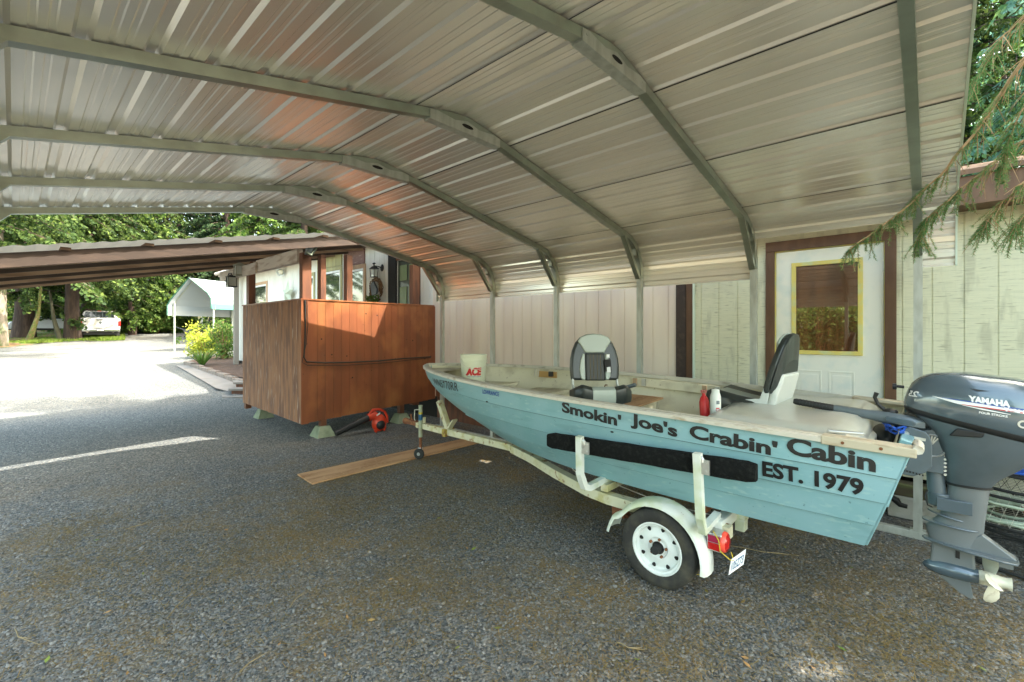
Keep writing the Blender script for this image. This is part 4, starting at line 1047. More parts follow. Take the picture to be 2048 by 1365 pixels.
b.loft([[q0+nrm*t, q0+ax*pw+nrm*t, q0+ax*pw+ay_*ph+nrm*t, q0+ay_*ph+nrm*t] for t in (0, .0015)]); pl = b.build('number_plate', M['white_letter'], trl)
side_ = -1 if (nrm.dot(Vector((-.8,-.6,0))) > 0) else 1
for zz, tx_, mt_, hh, off_ in ((.095, '105Z73', mat('plate blue', (.02,.10,.22), .5), .06, 0),):
    place_text('plate_number', tx_, lambda x, y: q0+ax*(.012+x)+ay_*(ph-.018-y)+nrm*((.0021) if side_ < 0 else -.0006), mt_, pl, pw-.024, .048, .02, world=True)
b = MB(); b.tube([Vector((lx-.03, ly+.02, lz+.07)), Vector((lx-.05, ly-.02, lz+.03)), Vector((lx-.055, ly-.03, lz-.03)), Vector((lx-.03, ly-.08, lz-.075)), Vector((lx, ly-.09, lz-.085)), Vector((lx+.02, ly-.07, lz-.05))], .003, 5); b.build('tie_wire', M['rope_yellow'], trl)
b = MB(); b.tube([Vector((TX-.56, 2.0, .475)), Vector((TX-.35, 2.3, .50)), Vector((TX-.1, 2.5, .49))], .003, 5); b.tube([Vector((TX-.55, 1.0, .49)), Vector((TX-.50, 1.4, .46)), Vector((TX-.45, 1.8, .49))], .003, 5); b.build('loose_wire', M['rail'], trl)

# ------------------------------------------------------------------ outboard motor (local: x across, a = aft, z up)
OX = 3.676
mot = thing('outboard_motor', 'blue-grey tiller outboard motor clamped to the boat transom', 'outboard motor', (OX, 0, 0))
def mp(x, a, z): return Vector((OX+x, -a, z))
def sring(a0, a1, hw, z0, z1, e=2.6, n=40):
    out = []
    for k in range(n):
        t = 2*math.pi*k/n; c_, s_ = math.cos(t), math.sin(t)
        fx = math.copysign(abs(s_)**(2/e), s_); fa = math.copysign(abs(c_)**(2/e), c_)
        u = (fa+1)/2; hwk = hw*(1-.18*(1-u)**2-.10*u**4)
        out.append(mp(fx*hwk, a0+(a1-a0)*u, z0+(z1-z0)*u))
    return out
def lerp(a, b, t): return a+(b-a)*t
b = MB(); b.loft([sring(-.128, .52, .170, 1.238, 1.105), sring(-.130, .53, .176, 1.252, 1.12), sring(-.125, .537, .181, 1.285, 1.165), sring(-.112, .535, .180, 1.33, 1.225), sring(-.092, .52, .173, 1.372, 1.285), sring(-.062, .497, .160, 1.406, 1.338), sring(-.025, .465, .141, 1.428, 1.377), sring(.02, .42, .113, 1.441, 1.404), sring(.08, .37, .075, 1.449, 1.422), sring(.15, .30, .02, 1.452, 1.434)])
cowl = b.build('cowling', M['engine'], mot, smooth=60)
b = MB(); b.loft([sring(-.118, .50, .158, 1.205, 1.075), sring(-.128, .518, .172, 1.222, 1.086), sring(-.128, .52, .173, 1.240, 1.104)]); b.build('cowling_seal', M['black_plastic'], mot, smooth=50)
b = MB(); b.loft([sring(.06, .245, .060, .812, .818, 2.6), sring(.055, .27, .075, .85, .86, 2.8), sring(.04, .36, .115, .96, .95, 3), sring(-.0, .46, .145, 1.10, 1.03, 3), sring(-.10, .50, .157, 1.205, 1.072, 2.8)]); b.build('lower_cowling', M['engine2'], mot, smooth=50)
b = MB(); b.loft([sring(.055, .25, .064, .800, .806), sring(.055, .25, .064, .8125, .8185)]); b.build('cowling_joint', M['black_plastic'], mot, smooth=50)
b = MB(); b.loft([sring(-.03, .215, .045, .535, .56, 2.2), sring(.02, .218, .046, .60, .61, 2.2), sring(.058, .225, .050, .67, .675, 2.3), sring(.065, .238, .055, .80, .807, 2.4)]); b.build('midsection', M['engine_mid'], mot, smooth=50)
b = MB()
for (a0, a1, hw, z0, z1) in ((-.045, .20, .062, .572, .56), (-.02, .15, .058, .632, .60)):
    b.loft([sring(a0, a1, hw, z0-.004, z1-.004), sring(a0, a1, hw+.003, z0, z1), sring(a0, a1, hw, z0+.004, z1+.004)])
b.build('splash_ridge', M['engine2'], mot, smooth=40)
b = MB(); b.loft([sring(-.010, .175, .042, .44, .432, 2.2), sring(-.025, .20, .044, .50, .50, 2.2), sring(-.03, .215, .045, .536, .561, 2.2)]); b.build('gearcase_neck', M['engine_mid'], mot, smooth=50)
pl_ = [(-.045, 0), (-.035, .03), (.03, .055), (.15, .085), (.28, .095), (.335, .08), (.345, .04), (.345, 0)]
pts = pl_+[(a, -x) for a, x in pl_[::-1][1:-1]]
b = MB(); b.loft([[mp(x, a, .452-.05*a) for a, x in pts], [mp(x, a, .464-.05*a) for a, x in pts]]); 
b.build('ventilation_plate', M['engine2'], mot, bevel=.004)
b = MB(); b.prism([(.10, .45), (.205, .55), (.335, .452), (.335, .44)], lambda a, z, t: mp(t, a, z), -.03, .03); b.build('tail_fairing', M['engine_mid'], mot, bevel=.01)
b = MB(); b.prism([(-.012, .31), (.0, .46), (.175, .46), (.182, .30)], lambda a, z, t: mp(t, a, z), -.02, .02); b.build('gearcase_web', M['engine_mid'], mot, bevel=.012)
b = MB(); b.lathe([(.001, -.045), (.018, -.035), (.034, -.01), (.044, .03), (.047, .08), (.046, .14), (.042, .19), (.040, .192), (0, .192)], mp(0, 0, .302), (0, -1, 0), 24); b.build('gearcase', M['engine'], mot, smooth=50)
b = MB(); b.prism([(.0, .285), (.155, .285), (.172, .175), (.16, .165), (.12, .18), (.05, .235)], lambda a, z, t: mp(t*(1 if z > .25 else .6), a, z), -.009, .009); b.build('skeg', M['engine_mid'], mot, bevel=.003)
b = MB(); b.prism([(.098, .385), (.116, .383), (.116, .425), (.098, .427)], lambda a, z, t: mp(t, a, z), -.0235, .0235); b.build('water_inlet', M['black_plastic'], mot)
b = MB(); b.loft([[mp(0+x, a, z) for x, z in ((-.006, .452), (.006, .452), (.004, .385), (-.004, .385))] for a in (.27, .325)]); b.build('trim_tab', M['engine_mid'], mot)
b = MB(); b.lathe([(.036, .193), (.038, .20), (.036, .25), (.030, .28), (.030, .30), (.036, .32), (.030, .32), (.0, .31)], mp(0, 0, .302), (0, -1, 0), 24)
pr_ = b.build('propeller', M['prop'], mot, smooth=50)
for k in range(3):
    b = MB(); a0 = k*2*math.pi/3+.62; rings = []
    for r, wd, tw in ((.028, .05, 1.05), (.06, .075, .85), (.095, .085, .68), (.13, .080, .58), (.155, .05, .52), (.163, .012, .5)):
        rg = []
        for q in range(8):
            th = 2*math.pi*q/8; cx = math.cos(th)*wd/2; tz = math.sin(th)*.0035
            along = cx*math.cos(tw)+tz*math.sin(tw); perp = cx*math.sin(tw)-tz*math.cos(tw)
            an = a0+perp/max(r, .02)+.25*(r/.14); rg.append(mp(r*math.cos(an), .245+along, .302+r*math.sin(an)))
        rings.append(rg)
    b.loft(rings); b.build('blade', M['prop'], pr_, smooth=50)
# clamp bracket, swivel, arm
for sg in (-1, 1):
    poly = [(-.165, 1.045), (-.165, 1.075), (-.10, 1.118), (-.03, 1.10), (-.01, 1.075), (.0, 1.03), (.0, .90), (-.03, .86), (-.08, .83), (-.155, .83), (-.165, .86), (-.11, .90), (-.085, .98), (-.12, 1.035)]
    b = MB(); b.prism(poly, lambda a, z, t: mp(sg*.085+t, a, z), -.009, .009); cb_ = b.build('clamp_bracket', M['engine2'], mot, bevel=.004)
    b = MB()
    for a, z, r in ((-.115, 1.075, .016), (-.105, .955, .009), (-.12, .88, .008)): b.cyl(mp(sg*.09, a, z), mp(sg*.108, a, z), r, 12)
    b.build('bolt', M['steel'], cb_)
b = MB()
for k in range(7): b.box(mp(-.097, -.07+.022*0-k*.014+.03, .845+.002*k), (.004, .007, .010))
b.build('tilt_holes', M['black_plastic'], mot)
b = MB(); b.box(mp(-.0965, -.055, 1.055), (.003, .055, .016), Matrix.Rotation(.12, 3, 'X')); b.build('bracket_label', M['rail'], mot)
b = MB(); b.cyl(mp(0, .02, .73), mp(0, .0, 1.16), .042, 18); b.cyl(mp(0, .02, .72), mp(0, .02, .85), .036, 16); b.prism([(-.03, .86), (.05, .86), (.06, 1.02), (.03, 1.12), (-.05, 1.10), (-.05, .95)], lambda a, z, t: mp(t, a, z), -.062, .062); b.build('swivel_bracket', M['engine2'], mot, smooth=40, bevel=.006)
b = MB()
for k in range(9):
    a_ = -.6+k*.26; c_ = mp(-.066, -.005, 1.02); b.beam(c_, c_+Vector((0, .055*math.sin(a_)+.0, .055*math.cos(a_))), .006, .006, (1,0,0))
b.tube([mp(-.066, .0+.062*math.sin(t), 1.02+.062*math.cos(t)) for t in np.linspace(-1, 3.4, 16)], .005, 5); b.build('ratchet_ribs', M['steel'], mot)
b = MB(); b.cyl(mp(0, .03, .665), mp(0, .03, .74), .052, 16); b.loft([[mp(x, a, z) for x, z in ((-.068, .66), (-.072, .70), (-.055, .722), (.055, .722), (.072, .70), (.068, .66))] for a in (.03, .16)]); b.build('lower_mount', M['engine2'], mot, smooth=40, bevel=.006)
b = MB(); b.bb(mp(-.071, .02, .655), mp(-.075, .165, .725)); b.build('mount_cover', M['engine'], mot, bevel=.008)
b = MB(); b.tube([mp(-.05, -.02, .75), mp(-.07, -.03, .72), mp(-.07, -.02, .67), mp(-.04, 0, .655)], .004, 5); b.tube([mp(-.03, .035, 1.0), mp(-.04, .05, .95), mp(-.035, .04, .88)], .006, 5); b.build('cable_loop', M['black_rubber'], mot)
b = MB()
for k in range(7): b.cyl(mp(-.045, .055, .86+k*.022), mp(-.062, .055, .86+k*.022), .007, 6)
b.build('hose_clips', M['rail'], mot)
# tiller
ta, tb_ = mp(-.04, -.03, 1.135), mp(-.06, -.70, 1.205)
b = MB(); dd = (tb_-ta)
def tp(t): return ta.lerp(tb_, t)
b.tube([tp(.66), tp(.67), tp(.98), tp(1)], [.019, .022, .021, .016], 14); gr = b.build('tiller_grip', M['black_rubber'], mot, smooth=40)
b = MB()
for k in range(10):
    t = .69+.028*k; b.tube([tp(t), tp(t+.006)], .0232, 14)
b.build('grip_ring', M['black_plastic'], gr)
b = MB(); b.loft([[tp(t)+Vector((x*w_, 0, z*h_)) for x, z in ((-1,-.6),(-1,.5),(-.6,1),(.6,1),(1,.5),(1,-.6),(.6,-1),(-.6,-1))] for t, w_, h_ in ((.66, .021, .021), (.64, .024, .024), (.40, .027, .027), (.30, .034, .034), (.20, .040, .037), (.08, .045, .036), (.0, .040, .03))]); b.build('tiller_arm', M['engine2'], mot, smooth=45)
b = MB(); b.loft([[tp(t)+Vector((-.043+x*.004, 0, z*h_)) for x, z in ((-1,-1),(-1,1),(1,1),(1,-1))] for t, h_ in ((.27, .008), (.25, .016), (.08, .016), (.06, .008))]); b.build('tiller_cover', M['engine'], mot, bevel=.003)
q = mp(-.03, -.22, 1.20); b = MB(); b.tube([q, q+Vector((0, .03, .03)), q+Vector((0, .045, .07)), q+Vector((0, .035, .10))], [.012, .010, .011, .013], 8); b.ell(q+Vector((0, -.03, -.01)), (.03, .04, .02)); b.build('shift_lever', M['black_plastic'], mot, smooth=50)
b = MB(); b.prism([(-.16, 1.15), (-.10, 1.205), (.02, 1.20), (.04, 1.13), (-.08, 1.11)], lambda a, z, t: mp(t, a, z), -.06, .05); b.build('steering_bracket', M['black_plastic'], mot, bevel=.008)
b = MB(); q = mp(-.02, -.125, 1.345); b.cyl(q, q+Vector((0, .035, .002)), .009, 10); b.cyl(q+Vector((0, .035, 0)), q+Vector((0, .055, 0)), .021, 6); b.build('pull_start_handle', M['black_plastic'], mot, bevel=.003)
b = MB(); q = mp(-.12, .10, 1.10); b.prism([(-.03, .0), (.10, .01), (.11, .04), (.0, .045)], lambda a, z, t: q+Vector((-.012+t, -a, z)), -.02, .02); b.build('front_latch', M['black_plastic'], mot, bevel=.006)
# graphics on the cowling: snap points onto the cowl surface from the side
dg = None
def cowl_bvh():
    from mathutils.bvhtree import BVHTree
    me = cowl.data; return BVHTree.FromPolygons([cowl.matrix_world @ v.co + Vector((OX, 0, 0)) if cowl.matrix_world.translation.length < .1 else v.co for v in me.vertices], [p.vertices[:] for p in me.polygons])
bv = cowl_bvh()
def snap(a, z, off=.0015):
    h = bv.ray_cast(mp(-.5, a, z), Vector((1, 0, 0)))
    return (h[0]-Vector((off, 0, 0))) if h[0] is not None else mp(-.17, a, z)
def strip(name, top, bot, mt, n=40):
    r = []
    a0, a1 = top[0][0], top[-1][0]
    def ev(L, a):
        for i in range(len(L)-1):
            if a <= L[i+1][0]+1e-9: t = (a-L[i][0])/(L[i+1][0]-L[i][0]); return L[i][1]*(1-t)+L[i+1][1]*t
        return L[-1][1]
    A, B = [], []
    for k in range(n+1):
        a = a0+(a1-a0)*k/n; A.append(snap(a, ev(top, a))); B.append(snap(a, ev(bot, a)))
    MB().loft([A, B], close=False, cap=False).build(name, mt, cowl, smooth=60)
strip('white_stripe', [(.0, 1.315), (.10, 1.302), (.28, 1.286), (.46, 1.265)], [(.0, 1.314), (.10, 1.284), (.28, 1.266), (.46, 1.248)], M['white_letter'])
strip('blue_stripe', [(.04, 1.312), (.20, 1.300), (.34, 1.284), (.47, 1.268)], [(.04, 1.3095), (.20, 1.293), (.34, 1.275), (.47, 1.258)], M['blue_letter'])
strip('red_stripe', [(.12, 1.284), (.22, 1.277), (.34, 1.266), (.46, 1.2575)], [(.12, 1.281), (.22, 1.272), (.34, 1.261), (.46, 1.253)], M['red'])
strip('silver_stripe', [(.12, 1.281), (.20, 1.270), (.30, 1.252)], [(.12, 1.279), (.20, 1.262), (.30, 1.249)], M['white_letter'])
strip('air_slot', [(.15, 1.372), (.175, 1.370), (.225, 1.364)], [(.15, 1.371), (.18, 1.358), (.225, 1.363)], M['black_plastic'])
place_text('brand_lettering', 'YAMAHA', lambda x, y: snap(.145+x, 1.302-.095*x+y), M['white_letter'], cowl, .155, .030, .06, cutx=[.0135*i for i in range(1, 10)], world=True)
place_text('model_lettering', 'FOUR STROKE', lambda x, y: snap(.185+x, 1.243-.09*x+y), M['white_letter'], cowl, .105, .0105, .03, cutx=[.02*i for i in range(1, 6)], world=True)
def snapf(x, z):
    h = bv.ray_cast(mp(x, -.6, z), Vector((0, -1, 0)))
    return (h[0]+Vector((0, .0015, 0))) if h[0] is not None else mp(x, -.12, z)
place_text('number_lettering', '25', lambda x, y: snapf(-.105+x*1.0, 1.30+y), M['white_letter'], cowl, .04, .030, .03, cutx=[.01*i for i in range(1, 5)], cuty=[.01,.02,.03], world=True)
b = MB(); 
c0 = snap(.345, 1.205); 
b.lathe([(.012, .0), (.021, .001), (.021, .0025), (.012, .0025)], c0+Vector((-.001, 0, 0)), (-1, 0, 0), 20); b.build('round_emblem', M['rail'], cowl)

# ------------------------------------------------------------------ seats, bucket and gear in the boat
def boat_seat(label, loc, rz, tagged, s=1.0, lean=.16):
    t = thing('fishing_chair', label, 'boat seat', loc, rz, 'folding seats in the boat')
    # local: faces -Y; width along X
    def bk(x, z, y): return Vector((x*s, .17+ (z-.18)*lean + y, z*s))
    def outline(inset=0):
        pts = []
        for (x, z) in [(0,.63),(.07,.622),(.13,.595),(.175,.545),(.205,.475),(.222,.40),(.228,.32),(.224,.25),(.218,.20)]: pts.append((x-inset*(1 if x > 0 else 0), z-(inset if z > .5 else 0)))
        return [(-x, z) for x, z in pts[::-1]]+pts[1:]
    ol = outline()
    def layer(poly, y0, y1, mt, name, bev=.008):
        b = MB(); cx = sum(p[0] for p in poly)/len(poly); cz = sum(p[1] for p in poly)/len(poly)
        b.loft([[bk(x, z, y0) for x, z in poly], [bk(cx+(x-cx)*.97, cz+(z-cz)*.97, (y0+y1)/2) for x, z in poly] if 0 else [bk(x, z, (y0+y1)/2) for x, z in poly], [bk(cx+(x-cx)*.94, cz+(z-cz)*.95, y1) for x, z in poly]])
        return b.build(name, mt, t, world=False, bevel=bev)
    layer(ol, .045, -.005, M['vinyl_dark'], 'backrest', .012)
    layer([(-.13,.597),(-.07,.622),(0,.63),(.07,.622),(.13,.597),(.155,.56),(.115,.50),(.09,.455),(-.09,.455),(-.115,.50),(-.155,.56)], .0, -.022, M['vinyl_light'], 'head_panel', .007)
    layer([(-.088,.20),(-.088,.448),(.088,.448),(.088,.20)], .0, -.020, M['vinyl_dark2'], 'centre_panel', .006)
    for sg in (-1, 1): layer([(sg*.093,.205),(sg*.094,.44),(sg*.11,.45),(sg*.135,.38),(sg*.145,.30),(sg*.138,.24),(sg*.122,.205)], .0, -.021, M['vinyl_light'], 'side_inset', .006)
    for x in (-.045, -.015, .02, .05): 
        b = MB(); b.tube([bk(x, .21, -.021), bk(x, .44, -.021)], .0022, 5); b.build('stitching', M['wood_deck2'] if 0 else mat('brown thread', (.12,.09,.03), .7), t, world=False)
    # shell behind
    b = MB(); sh = [(x*1.01, z) for x, z in ol]; b.loft([[bk(x, z, .048) for x, z in sh], [bk(x*.9, .2+(z-.2)*.55, .085) for x, z in sh]]); b.build('rear_shell', M['vinyl_dark'], t, world=False, bevel=.008)
    b = MB()
    if not tagged: b.loft([[bk(x, z, y_) for x, z in ((-.20,.04),(-.215,.20),(-.19,.34),(.19,.34),(.215,.20),(.20,.04))] for y_ in (.05, .105)])
    if not tagged: b.build('lower_shell', M['shell'], t, world=False, bevel=.02)
    b = MB()
    for sg in (-1, 1): b.loft([[Vector((sg*(.205+dx), y, z)) for y, z in ((-.02, .09), (.17, .09), (.205, .11), (.235, .26), (.195, .26), (.16, .16), (-.02, .13))] for dx in (-.008, .008)])
    b.build('hinge_shell', M['shell'], t, world=False, bevel=.004)
    b = MB(); b.bb((-.19, -.19, .0), (.19, .18, .035)); b.build('base_plate', M['shell'], t, world=False, bevel=.01)
    def cush(x0, x1, mt, name, h=.125, e=0):
        b = MB(); rings = []
        prof = [(-.215, .03), (-.245, .09), (-.235, .16), (-.18, .185), (0, .15), (.13, .13), (.17, .11), (.17, .04)]
        n = 9
        for k in range(n):
            x = x0+(x1-x0)*k/(n-1); f = abs(x)/.24; sc_ = 1-.28*max(0, f-.75)/.25 if f > .75 else 1
            zz = .02*max(0, min(1, (f-.45)/.3))
            rings.append([Vector((x, y*sc_, .035+(z-.035)*(sc_)+zz)) for y, z in prof])
        b.loft(rings); return b.build(name, mt, t, world=False, smooth=50)
    cush(-.245, -.098, M['vinyl_dark'], 'seat_cushion'); cush(-.095, .095, M['vinyl_light'], 'centre_cushion'); cush(.098, .245, M['vinyl_dark'], 'seat_cushion')
    if tagged:
        b = MB(); b.box(bk(.115, .33, -.034), (.058, .003, .135), Matrix.Rotation(.16, 3, 'X') @ Matrix.Rotation(-.12, 3, 'Y')); tg = b.build('price_tag', M['black_plastic'], t, world=False)
        b = MB(); b.box(bk(.12, .30, -.037), (.034, .003, .05), Matrix.Rotation(.16, 3, 'X') @ Matrix.Rotation(-.1, 3, 'Y')); b.box(bk(.118, .425, -.034), (.028, .003, .03)); b.build('tag_sticker', M['white_letter'], tg, world=False)
    return t
boat_seat('pale grey and charcoal seat facing the camera with a black price tag hanging on it', (3.50, 2.17, 1.03), -.82, True)
boat_seat('pale-shelled folding seat standing in profile on the stern bench beside the door', (3.84, 1.06, 1.04), math.pi-.06, False, lean=.27)
b = MB(); b.tube([IX(1225, 783, 3.75), IX(1271, 770, 3.75)], .018, 14); tag(b.build('pipe', M['engine2'], smooth=50), 'short grey plastic pipe sticking out beside the middle boat seat', 'pipe')
b = MB(); z_ = 1.0; pts = [(4.08, 2.0), (4.22, 2.42), (3.66, 2.50), (3.40, 1.97)]
pts = [(3.02, 1.93), (4.28, 1.93), (4.30, 2.46), (3.02, 2.42)]
b.loft([[Vector((x, y, z_+(x-3.676)*HEEL)) for x, y in pts], [Vector((x, y, z_+.016+(x-3.676)*HEEL)) for x, y in pts]]); tag(b.build('plywood_board', M['plywood']), 'brown plywood board lying on the middle bench of the boat', 'board')
# grey moulded box across the stern
gb = thing('storage_box', 'large glossy grey moulded plastic box lid lying across the boat stern', 'storage box', (3.66, .55, .95))
b = MB(); ang_ = 0.0
def rr(x0, x1, y0, y1, r, z, n=6):
    out = []
    for cx, cy, a0 in ((x1-r, y1-r, 0), (x0+r, y1-r, 1), (x0+r, y0+r, 2), (x1-r, y0+r, 3)):
        for k in range(n): a = (a0+k/(n-1))*math.pi/2; out.append(Vector((cx+r*math.cos(a), cy+r*math.sin(a), z+(cx-3.676)*HEEL)))
    return out
b.loft([rr(3.00, 4.30, .28, 1.12, .06, .98), rr(3.00, 4.30, .28, 1.12, .06, 1.085), rr(3.02, 4.28, .295, 1.11, .06, 1.12), rr(3.06, 4.24, .35, 1.08, .06, 1.158), rr(3.12, 4.16, .42, 1.02, .06, 1.168)])
b.build('lid', M['grey_box'], gb, smooth=40)
b = MB(); b.bb((3.40, .25, 1.0), (3.95, .29, 1.05)); b.build('end_panel', M['grey_box'], gb, bevel=.01)
# bucket
p = Vector((3.637, 3.95, 1.05)); t = thing('bucket', 'white plastic hardware-store bucket standing in the bow of the boat', 'bucket', p)
b = MB(); b.lathe([(.001, 0), (.13, 0), (.134, .01), (.148, .27), (.156, .272), (.156, .285), (.150, .287), (.150, .305), (.158, .307), (.158, .318), (.152, .32), (.152, .345), (.159, .35), (.159, .362), (.150, .362), (.146, .27), (.130, .02)], p, n=40); bk_ = b.build('pail', M['bucket'], t, smooth=35)
b = MB(); b.tube([p+Vector((.16*math.cos(a), .16*math.sin(a), .30-.10*math.sin((a-2.6)/3.14*3.14))) for a in np.linspace(2.6, 5.74, 16)], .003, 5); b.build('bail_handle', M['rail'], t)
camv = Vector((-p.x, -p.y, 0)); a0 = math.atan2(camv.y, camv.x)+.02
def bkt(x, y, o=.0015):
    r = .134+.014*(y-.01)/.26+o; a = a0-(-x)/r*1.0; return p+Vector((r*math.cos(a), r*math.sin(a), y))
place_text('logo_lettering', 'ACE', lambda x, y: bkt(x-.095, .135+y), M['red'], bk_, .19, .075, .07, cutx=[.019*i for i in range(1, 10)], world=True, shear=.15)
b = MB(); b.add([bkt(-.102, .135, .002), bkt(-.058, .135, .002), bkt(-.035, .22, .002), bkt(-.062, .185, .002)], [(0,1,2,3)]); b.build('logo_wedge', M['red'], bk_)
place_text('slogan_lettering', 'The helpful place', lambda x, y: bkt(x-.085, .110+y), M['blue_letter'], bk_, .175, .012, .0, cutx=[.019*i for i in range(1, 10)], world=True)
# extinguisher and spray bottle
p = Vector((3.27, 1.30, 1.0)); p = IZ(1411, 3.30, 1.02)
t = thing('fire_extinguisher', 'small red fire extinguisher leaning beside the white spray can in the boat', 'fire extinguisher', p)
b = MB(); b.lathe([(.0, 0), (.030, .0), (.034, .01), (.034, .15), (.026, .18), (.012, .20), (.012, .215)], p, (.1, .1, 1), n=20); b.build('cylinder', M['red'], t, smooth=40)
b = MB(); b.box(p+Vector((.02, .02, .225)), (.05, .025, .02)); b.tube([p+Vector((.02,.02,.23)), p+Vector((-.03,.02,.235))], .006, 6); b.build('valve_handle', mat('pink brown handle', (.35,.12,.10), .5), t)
p = IZ(1431, 3.22, 1.05); t = thing('spray_can', 'white spray can with a red panel standing at the gunwale', 'spray can', p)
b = MB(); b.lathe([(.0, 0), (.034, .0), (.036, .005), (.036, .175), (.028, .20), (.026, .205), (.026, .225), (.0, .23)], p, n=22); cn = b.build('can', M['shell'], t, smooth=40)
b = MB(); cv = (Vector((0,0,0))-p); a0_ = math.atan2(cv.y, cv.x)
def arc(r, z0, z1, aa, ab): 
    A = [p+Vector((r*math.cos(a0_+x), r*math.sin(a0_+x), z0)) for x in np.linspace(aa, ab, 8)]; B = [q+Vector((0,0,z1-z0)) for q in A]; return MB().loft([A, B], close=False, cap=False)
arc(.0367, .06, .10, .1, .75).build('red_panel', M['red'], cn); arc(.0372, .068, .092, .18, .67).build('panel_text', M['white_letter'], cn); arc(.0367, .125, .15, .15, .8).build('grey_panel', M['engine2'], cn)
# black bag and blue rope at the stern
b = MB(); b.ell((3.75, .22, 1.02), (.22, .07, .07), 20, 10, Matrix.Rotation(.1, 3, 'Z')); b.ell((3.95, .20, 1.0), (.15, .08, .06), 16, 8); tag(b.build('black_bag', M['vinyl_dark2'], smooth=60), 'crumpled black bag lying between the grey box and the outboard motor', 'bag')
b = MB()
pts = []
for k in range(60): a = k*.55; pts.append(Vector((3.62+.10*math.cos(a)+.03*math.sin(k*1.7), .16+.05*math.sin(a), 1.10+.02*math.sin(k*.9))))
b.tube(pts, .005, 5); b.tube([Vector((3.62, .2, 1.1)), Vector((3.66, .28, 1.16)), Vector((3.72, .34, 1.17)), Vector((3.8, .36, 1.14))], .005, 5)
tag(b.build('rope', M['rope_blue']), 'coil of bright blue rope behind the motor clamp', 'rope')

# ------------------------------------------------------------------ things on the ground
c4 = [IG(595, 952), IG(624, 971), IG(957, 888), IG(928, 880)]
b = MB(); b.loft([[Vector((q.x, q.y, .004)) for q in c4], [Vector((q.x, q.y, .022)) for q in c4]]); tag(b.build('plywood_plank', M['plywood'], bevel=.002), 'long brown plywood plank lying on the gravel under the trailer jack', 'plank')
# leaf blower
bl = thing('leaf_blower', 'orange leaf blower with a long black tube lying in front of the porch', 'leaf blower', (4.15, 6.85, 0))
e0, e1 = IY(671, 868, 6.92), IY(738, 835, 6.88)
b = MB(); dd = (e1-e0); b.tube([e0, e0+dd*.04, e0+dd*.10, e1], [.046, .048, .043, .058], 20); b.tube([e0+dd*.55, e0+dd*.56], .056, 20); b.build('blower_tube', M['black_plastic'], bl, smooth=40)
cc = IY(758, 846, 6.86)
b = MB(); b.ell(cc, (.13, .10, .145), 22, 14); b.tube([e1-dd*.03, e1+dd*.15, cc+Vector((-.02, 0, .05))], [.066, .07, .085], 20); b.build('housing', M['orange'], bl, smooth=60)
b = MB(); b.ell(cc+Vector((-.01, -.055, -.02)), (.085, .07, .085), 18, 10); b.build('intake_grille', M['black_plastic'], bl, smooth=60)
b = MB()
hp_ = [IY(*q, 6.86) for q in ((733, 838), (741, 826), (746, 820), (758, 819), (769, 823), (774, 833), (775, 845))]
b.tube(hp_, [.02, .022, .022, .021, .021, .022, .02], 10); b.tube([IY(740, 826, 6.86), IY(742, 834, 6.86)], .02, 8); b.build('carry_handle', M['orange'], bl, smooth=60)
b = MB(); b.tube([cc+Vector((-.10, -.03, -.10)), cc+Vector((-.06, -.04, -.165)), cc+Vector((.07, -.03, -.165)), cc+Vector((.12, .0, -.08))], .02, 8); b.build('foot', M['orange'], bl, smooth=60)
b = MB(); b.box(IY(757, 829, 6.77), (.08, .004, .022), Matrix.Rotation(-.5, 3, 'Y')); b.build('maker_plate', M['white_letter'], bl)
# crab pots
def pot(cx, cy, z0, r, h, label, buoy, rope):
    t = thing('crab_pot', label, 'crab pot', (cx, cy, z0), 0, 'crab pots stacked by the shed')
    b = MB()
    for z in (z0+.012, z0+h): b.tube([(cx+r*math.cos(a), cy+r*math.sin(a), z) for a in np.linspace(0, 6.283, 33)[:-1]], .011, 8, close=True)
    b.build('hoop', M['black_rubber'], t, smooth=50)
    b = MB()
    for k in range(44):
        a = k*2*math.pi/44; a2 = a+.16
        b.tube([(cx+r*math.cos(a), cy+r*math.sin(a), z0+.012), (cx+r*.99*math.cos(a2), cy+r*.99*math.sin(a2), z0+h)], .0016, 3)
        if k % 2: b.tube([(cx+r*math.cos(a2), cy+r*math.sin(a2), z0+.012), (cx+r*.99*math.cos(a), cy+r*.99*math.sin(a), z0+h)], .0016, 3)
    for k in range(-7, 8):
        q = k/8*r; L = math.sqrt(r*r-q*q)
        for z in (z0+.012, z0+h): b.tube([(cx+q, cy-L, z), (cx+q, cy+L, z)], .0016, 3); b.tube([(cx-L, cy+q, z), (cx+L, cy+q, z)], .0016, 3)
    b.build('mesh', M['rail'] if rope == 'rope_green' else M['wire'], t)
    return t
pot(5.0, -.52, .01, .40, .27, 'lowest wire crab pot of the stack by the shed wall', None, 'rope_yellow')
pot(5.0, -.50, .31, .40, .22, 'middle wire crab pot holding pale rope and an orange buoy', None, 'rope_green')
pot(5.02, -.50, .56, .38, .12, 'top wire crab pot of the stack covered in blue rope', None, 'rope_blue')
def coil(name, cx, cy, z0, r, n, mt, label, rad=.008, hz=.03, cat='rope'):
    pts = []
    for k in range(n*14):
        a = k*2*math.pi/14; rk = r*(.75+.3*math.sin(k*.37+n))+random.uniform(-.01, .01)
        pts.append((cx+rk*math.cos(a)+.03*math.sin(k*.11), cy+rk*math.sin(a), z0+hz*(.5+.5*math.sin(k*.23))+random.uniform(0, .006)))
    tag(MB().tube(pts, rad, 5).build(name, M[mt], smooth=60), label, cat, None)
coil('rope_coil', 4.93, -.45, .70, .27, 12, 'rope_blue', 'tangle of blue rope on the topmost crab pot', .007, .05)
